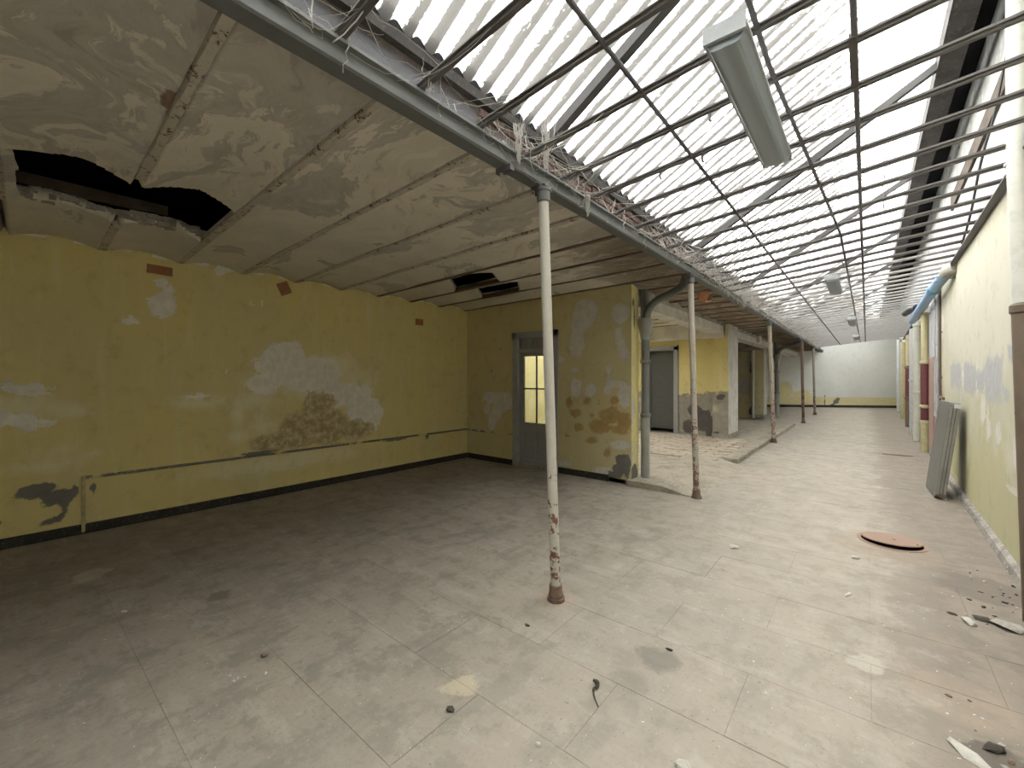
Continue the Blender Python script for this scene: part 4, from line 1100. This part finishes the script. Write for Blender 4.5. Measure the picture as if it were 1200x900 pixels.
# ================================================================== small fixtures
e = thing('hollow_brick', 'orange hollow brick stuck under the ceiling edge beside the girder', 'brick', (-1.93, 7.1, 2.88))
Rb = Matrix.Rotation(.35, 3, 'Y') @ Matrix.Rotation(.2, 3, 'X')
m = MB(); m.obox((-1.93, 7.1, 2.90), Rb @ Vector((1, 0, 0)), Rb @ Vector((0, 1, 0)), Rb @ Vector((0, 0, 1)), (-.06, -.13, -.09), (.06, .13, .07)); m.build('block', M['brick_orange'], e)
m = MB(); m.obox((-1.93, 7.1, 2.90), Rb @ Vector((1, 0, 0)), Rb @ Vector((0, 1, 0)), Rb @ Vector((0, 0, 1)), (.04, -.11, -.07), (.064, .11, .05)); m.build('core_shade', M['board'], e)  # dark slab on the face stands in for the shaded hollow
m = MB(); m.bev((-2.70, 15.45, 2.73), (-2.60, 15.75, 2.97), .015); m.tube([(-2.65, 15.6, 2.97), (-2.65, 15.6, 3.0)], .02, 8); tag(m.build('junction_box', M['white_box']), 'small off-white junction box on the far concrete beam', 'box')

# ================================================================== manhole
e = thing('manhole_cover', 'round rusty manhole cover lying slightly askew in the floor', 'manhole cover', (.19, 5.57, 0))
m = MB(); n = 40
ri, ro = .232, .262
vs = [(.19 + r_ * math.cos(2 * math.pi * q / n), 5.57 + r_ * math.sin(2 * math.pi * q / n), z) for r_, z in ((ri, .001), (ri, .006), (ro, .006), (ro, 0)) for q in range(n)]
m.add(vs, [(a * n + q, a * n + (q + 1) % n, (a + 1) * n + (q + 1) % n, (a + 1) * n + q) for a in range(3) for q in range(n)]); m.build('rim', M['rust_light'], e, True)
m = MB(); m.add([(.19 + ri * math.cos(2 * math.pi * q / n), 5.57 + ri * math.sin(2 * math.pi * q / n), .0015) for q in range(n)], [tuple(range(n))]); m.build('shade_disc', M['void'], e)  # flat black disc painted as the shade under the lid
m = MB()
Rm = Matrix.Rotation(-.072, 3, Vector((1, .12, 0)).normalized())
def mc(r_, a, z): return Vector((.19, 5.58, .023)) + Rm @ Vector((r_ * math.cos(a), r_ * math.sin(a), z))
vs = [mc(r_, 2 * math.pi * q / n, z) for r_, z in ((.225, -.006), (.225, .0), (.221, .003)) for q in range(n)]
m.add(vs, [(a * n + q, a * n + (q + 1) % n, (a + 1) * n + (q + 1) % n, (a + 1) * n + q) for a in range(2) for q in range(n)] + [tuple(range(2 * n, 3 * n)), tuple(range(n - 1, -1, -1))]); m.build('lid', M['rust_light'], e)
m = MB(); m.tube([mc(.02, 0, .002), mc(.02, 0, .006)], .012, 8); m.tube([mc(.19, -.3, .002), mc(.19, -.3, .007)], .01, 8); m.build('lifting_hole', M['rust'], e)

# ================================================================== debris on the floor
def chunk(name, label, cat, x, y, size, mat, seed, flat=.35, group=None, rot=0.0, z=0.0):
    r2 = random.Random(seed)
    bm = bmesh.new(); bmesh.ops.create_icosphere(bm, subdivisions=1, radius=1)
    sx, sy, sz = size[0], size[1], size[2] if len(size) > 2 else min(size) * flat
    for v in bm.verts:
        k = 1 + .6 * mnoise.noise(v.co * 1.9 + Vector((seed * 3.1, 0, 0))) + .25 * r2.uniform(-1, 1)
        v.co = v.co * k
        v.co = Vector((v.co.x * sx, v.co.y * sy, max(v.co.z, -.6) * sz))
    zmin = min(v.co.z for v in bm.verts)
    bmesh.ops.rotate(bm, verts=bm.verts, cent=(0, 0, 0), matrix=Matrix.Rotation(rot, 3, 'Z'))
    for v in bm.verts: v.co.z -= zmin
    me = bpy.data.meshes.new(name); bm.to_mesh(me); bm.free(); me.materials.append(M[mat])
    o = link(name, me, None, (x, y, z))
    return tag(o, label, cat, group)
chunk('paper_scrap', 'crumpled white paper scrap on the corridor floor between two posts', 'scrap', -.96, 4.43, (.055, .035, .018), 'white_chip', 1)
chunk('debris_lump', 'dark lump left of the foot of the nearest post, towards the camera', 'debris', -1.54, 1.39, (.022, .016, .012), 'dark_chip', 2, rot=.5)
chunk('debris_lump', 'small dark lump on the edge of the round grey floor stain', 'debris', -.89, 2.52, (.022, .011, .01), 'dark_chip', 3)
chunk('debris_lump', 'dark crumb just in front of the nearest post foot', 'debris', -1.68, 2.18, (.022, .012, .01), 'dark_chip', 4)
chunk('plaster_chip', 'white plaster chip in the floor joint at the bottom of the photo', 'debris', -1.10, 1.50, (.014, .011, .008), 'white_chip', 5)
chunk('plaster_chip', 'larger white chip cut by the bottom edge of the photo', 'debris', -.58, 1.80, (.035, .03, .015), 'white_chip', 6)
chunk('plaster_chip', 'white plaster chip just left of the rusty manhole cover', 'debris', -.07, 4.86, (.04, .028, .016), 'white_chip', 7, rot=.4)
chunk('plaster_chip', 'narrow white sliver on the floor well in front of the manhole', 'debris', -.10, 4.01, (.012, .055, .008), 'white_chip', 8, rot=-.4)
chunk('plaster_chip', 'pale triangular shard in the bottom right corner', 'debris', .34, 2.62, (.03, .10, .012), 'white_chip', 9, rot=.75)
chunk('mortar_slab', 'pale broken slab of cement by the right wall edge', 'debris', .70, 4.12, (.10, .07, .022), 'grey_chip', 10, rot=-.5)
chunk('mortar_slab', 'pale greenish mortar lump left of the broken cement slab', 'debris', .52, 4.05, (.05, .06, .022), 'white_chip', 11, rot=.2)
chunk('debris_lump', 'dark lump as the shaded floor hole between the mortar lump and cement slab', 'debris', .60, 4.16, (.06, .035, .010), 'dark_chip', 12)  # solid dark lump painted as the shade inside a floor hole
chunk('debris_lump', 'dark flat flake left of the mortar lump', 'debris', .45, 4.13, (.028, .014, .008), 'dark_chip', 13, rot=-.3)
chunk('debris_lump', 'dark brown heap of dirt beside the pale triangular shard', 'debris', .42, 2.74, (.04, .03, .012), 'dark_chip', 14, rot=.7)
chunk('plaster_chip', 'brownish chip lying alone on the dim floor at the left', 'debris', -2.66, .98, (.025, .011, .01), 'brown_chip', 15, rot=.6)
chunk('plaster_chip', 'white crumb on the dim floor at the far left', 'debris', -3.9, .55, (.025, .018, .01), 'white_chip', 16)
chunk('debris_lump', 'flat dark grey flake on the floor beyond the manhole cover', 'debris', .50, 11.9, (.28, .07, .012), 'brown_chip', 18)
m = MB(); m.tube(smooth_path([(-1.10, 2.00, .012), (-1.075, 1.985, .02), (-1.065, 1.97, .012), (-1.075, 1.95, .008), (-1.05, 1.91, .006), (-1.0, 1.86, .005)]), [.008] * 4 + [.012] * 5 + [.010] * 6 + [.006] * 6 + [.004] * 5 + [.003] * 5, 7)
tag(m.build('twig', M['dark_chip'], None, True), 'small dark curled twig lying on the open floor', 'twig')
k = 0
for (cx, cy, sp, nn_) in ((.80, 4.75, .20, 26), (.62, 4.2, .15, 10), (.42, 2.8, .15, 10), (-2.55, .88, .12, 6)):
    for q in range(nn_):
        k += 1
        x, y = cx + rng.gauss(0, sp * .5), cy + rng.gauss(0, sp)
        if x > xr(y) - .06: x = xr(y) - .06 - rng.random() * .2
        s_ = rng.uniform(.004, .013)
        lab = {.80: 'plaster crumb in the dirt along the right wall', .62: 'small crumb scattered around the broken cement slab', .42: 'small crumb scattered around the pale triangular shard', -2.55: 'white crumb in the little cluster on the left floor'}[cx]
        grp = {.80: 'crumbs along the right wall', .62: 'crumbs around the broken cement slab', .42: 'crumbs around the shard', -2.55: 'crumbs on the left floor'}[cx]
        if lab.startswith('white'): mt = 'white_chip'
        else: mt = rng.choice(['white_chip', 'grey_chip', 'dark_chip', 'brown_chip'])
        word = {'white_chip': 'white', 'grey_chip': 'grey', 'dark_chip': 'dark', 'brown_chip': 'brown'}[mt]
        if not lab.startswith('white'): lab = 'small ' + word + ' ' + lab.replace('small ', '').replace('plaster ', '')
        grp = word + ' ' + grp
        chunk('crumb', lab, 'debris', x, y, (s_, s_ * rng.uniform(.6, 1.6), s_ * .5), mt, 30 + k, group=grp, rot=rng.random() * 3)

# ================================================================== cobwebs (nobody could count the threads)
web = MB()
def strand(a, b, sag, r):
    a, b = Vector(a), Vector(b); n_ = 5
    P = []
    for q in range(n_ + 1):
        t = q / n_
        p = a.lerp(b, t); p.z -= sag * 4 * t * (1 - t)
        p += Vector((rng.gauss(0, .008), rng.gauss(0, .008), rng.gauss(0, .008))) if 0 < q < n_ else Vector()
        P.append(p)
    web.tube(P, r, 3, False)
def anchor(y, spread):
    yy = y + rng.gauss(0, spread)
    c = rng.random()
    if c < .35: return (-1.90, yy, rng.uniform(3.05, 3.42))
    if c < .6: return (-1.71, yy, rng.uniform(2.98, 3.03))
    x = -1.72 + abs(rng.gauss(0, .22)); ky = round((yy - .92) / .43) * .43 + .92
    return (x, ky + rng.uniform(-.02, .02), zb(x) + rng.uniform(0, .05))
for y in np.arange(-1.0, 24, .2):
    dens = 6
    if 2.1 < y < 2.8: dens = 26
    elif 4.4 < y < 7.2: dens = 20
    elif 7.2 <= y < 9.5: dens = 34
    elif y >= 9.5: dens = 13
    for q in range(dens):
        strand(anchor(y, .16), anchor(y, .16), rng.uniform(0, .09), rng.choice([.0009, .0013, .0018, .003]) * (1 if y < 5 else 1.5))
    for q in range(1 if y < 7 else 3):
        if rng.random() < .45:
            yy = y + rng.uniform(-.1, .1); p = Vector((-1.70 + rng.uniform(-.02, .12), yy, 3.03)); strand(p, p + Vector((rng.gauss(0, .02), rng.gauss(0, .02), -rng.uniform(.04, .16))), 0, rng.uniform(.002, .005))
# thick hanging skeins
for x, y, z0, z1, r0 in ((-1.70, 2.42, 3.36, 3.0, .018), (-1.78, 2.05, 3.1, 2.80, .008), (-1.68, 2.1, 3.2, 2.95, .012), (-1.68, 2.95, 3.03, 2.86, .007), (-1.62, 8.2, 3.1, 2.8, .03), (-1.55, 8.6, 3.1, 2.85, .03), (-1.6, 8.9, 3.1, 2.9, .03)):
    for q in range(22):
        a = Vector((x + rng.gauss(0, r0 * 1.6), y + rng.gauss(0, r0 * 1.6), z0)); b = Vector((x + rng.gauss(0, r0 * .5), y + rng.gauss(0, r0 * .5), z1 + abs(rng.gauss(0, .05))))
        strand(a, b, 0, rng.uniform(.001, .0035))
wo = web.build('cobwebs', M['web']); wo['kind'] = 'stuff'
tag(wo, 'dusty grey cobwebs hanging between the girder and the glazing bars', 'cobweb')
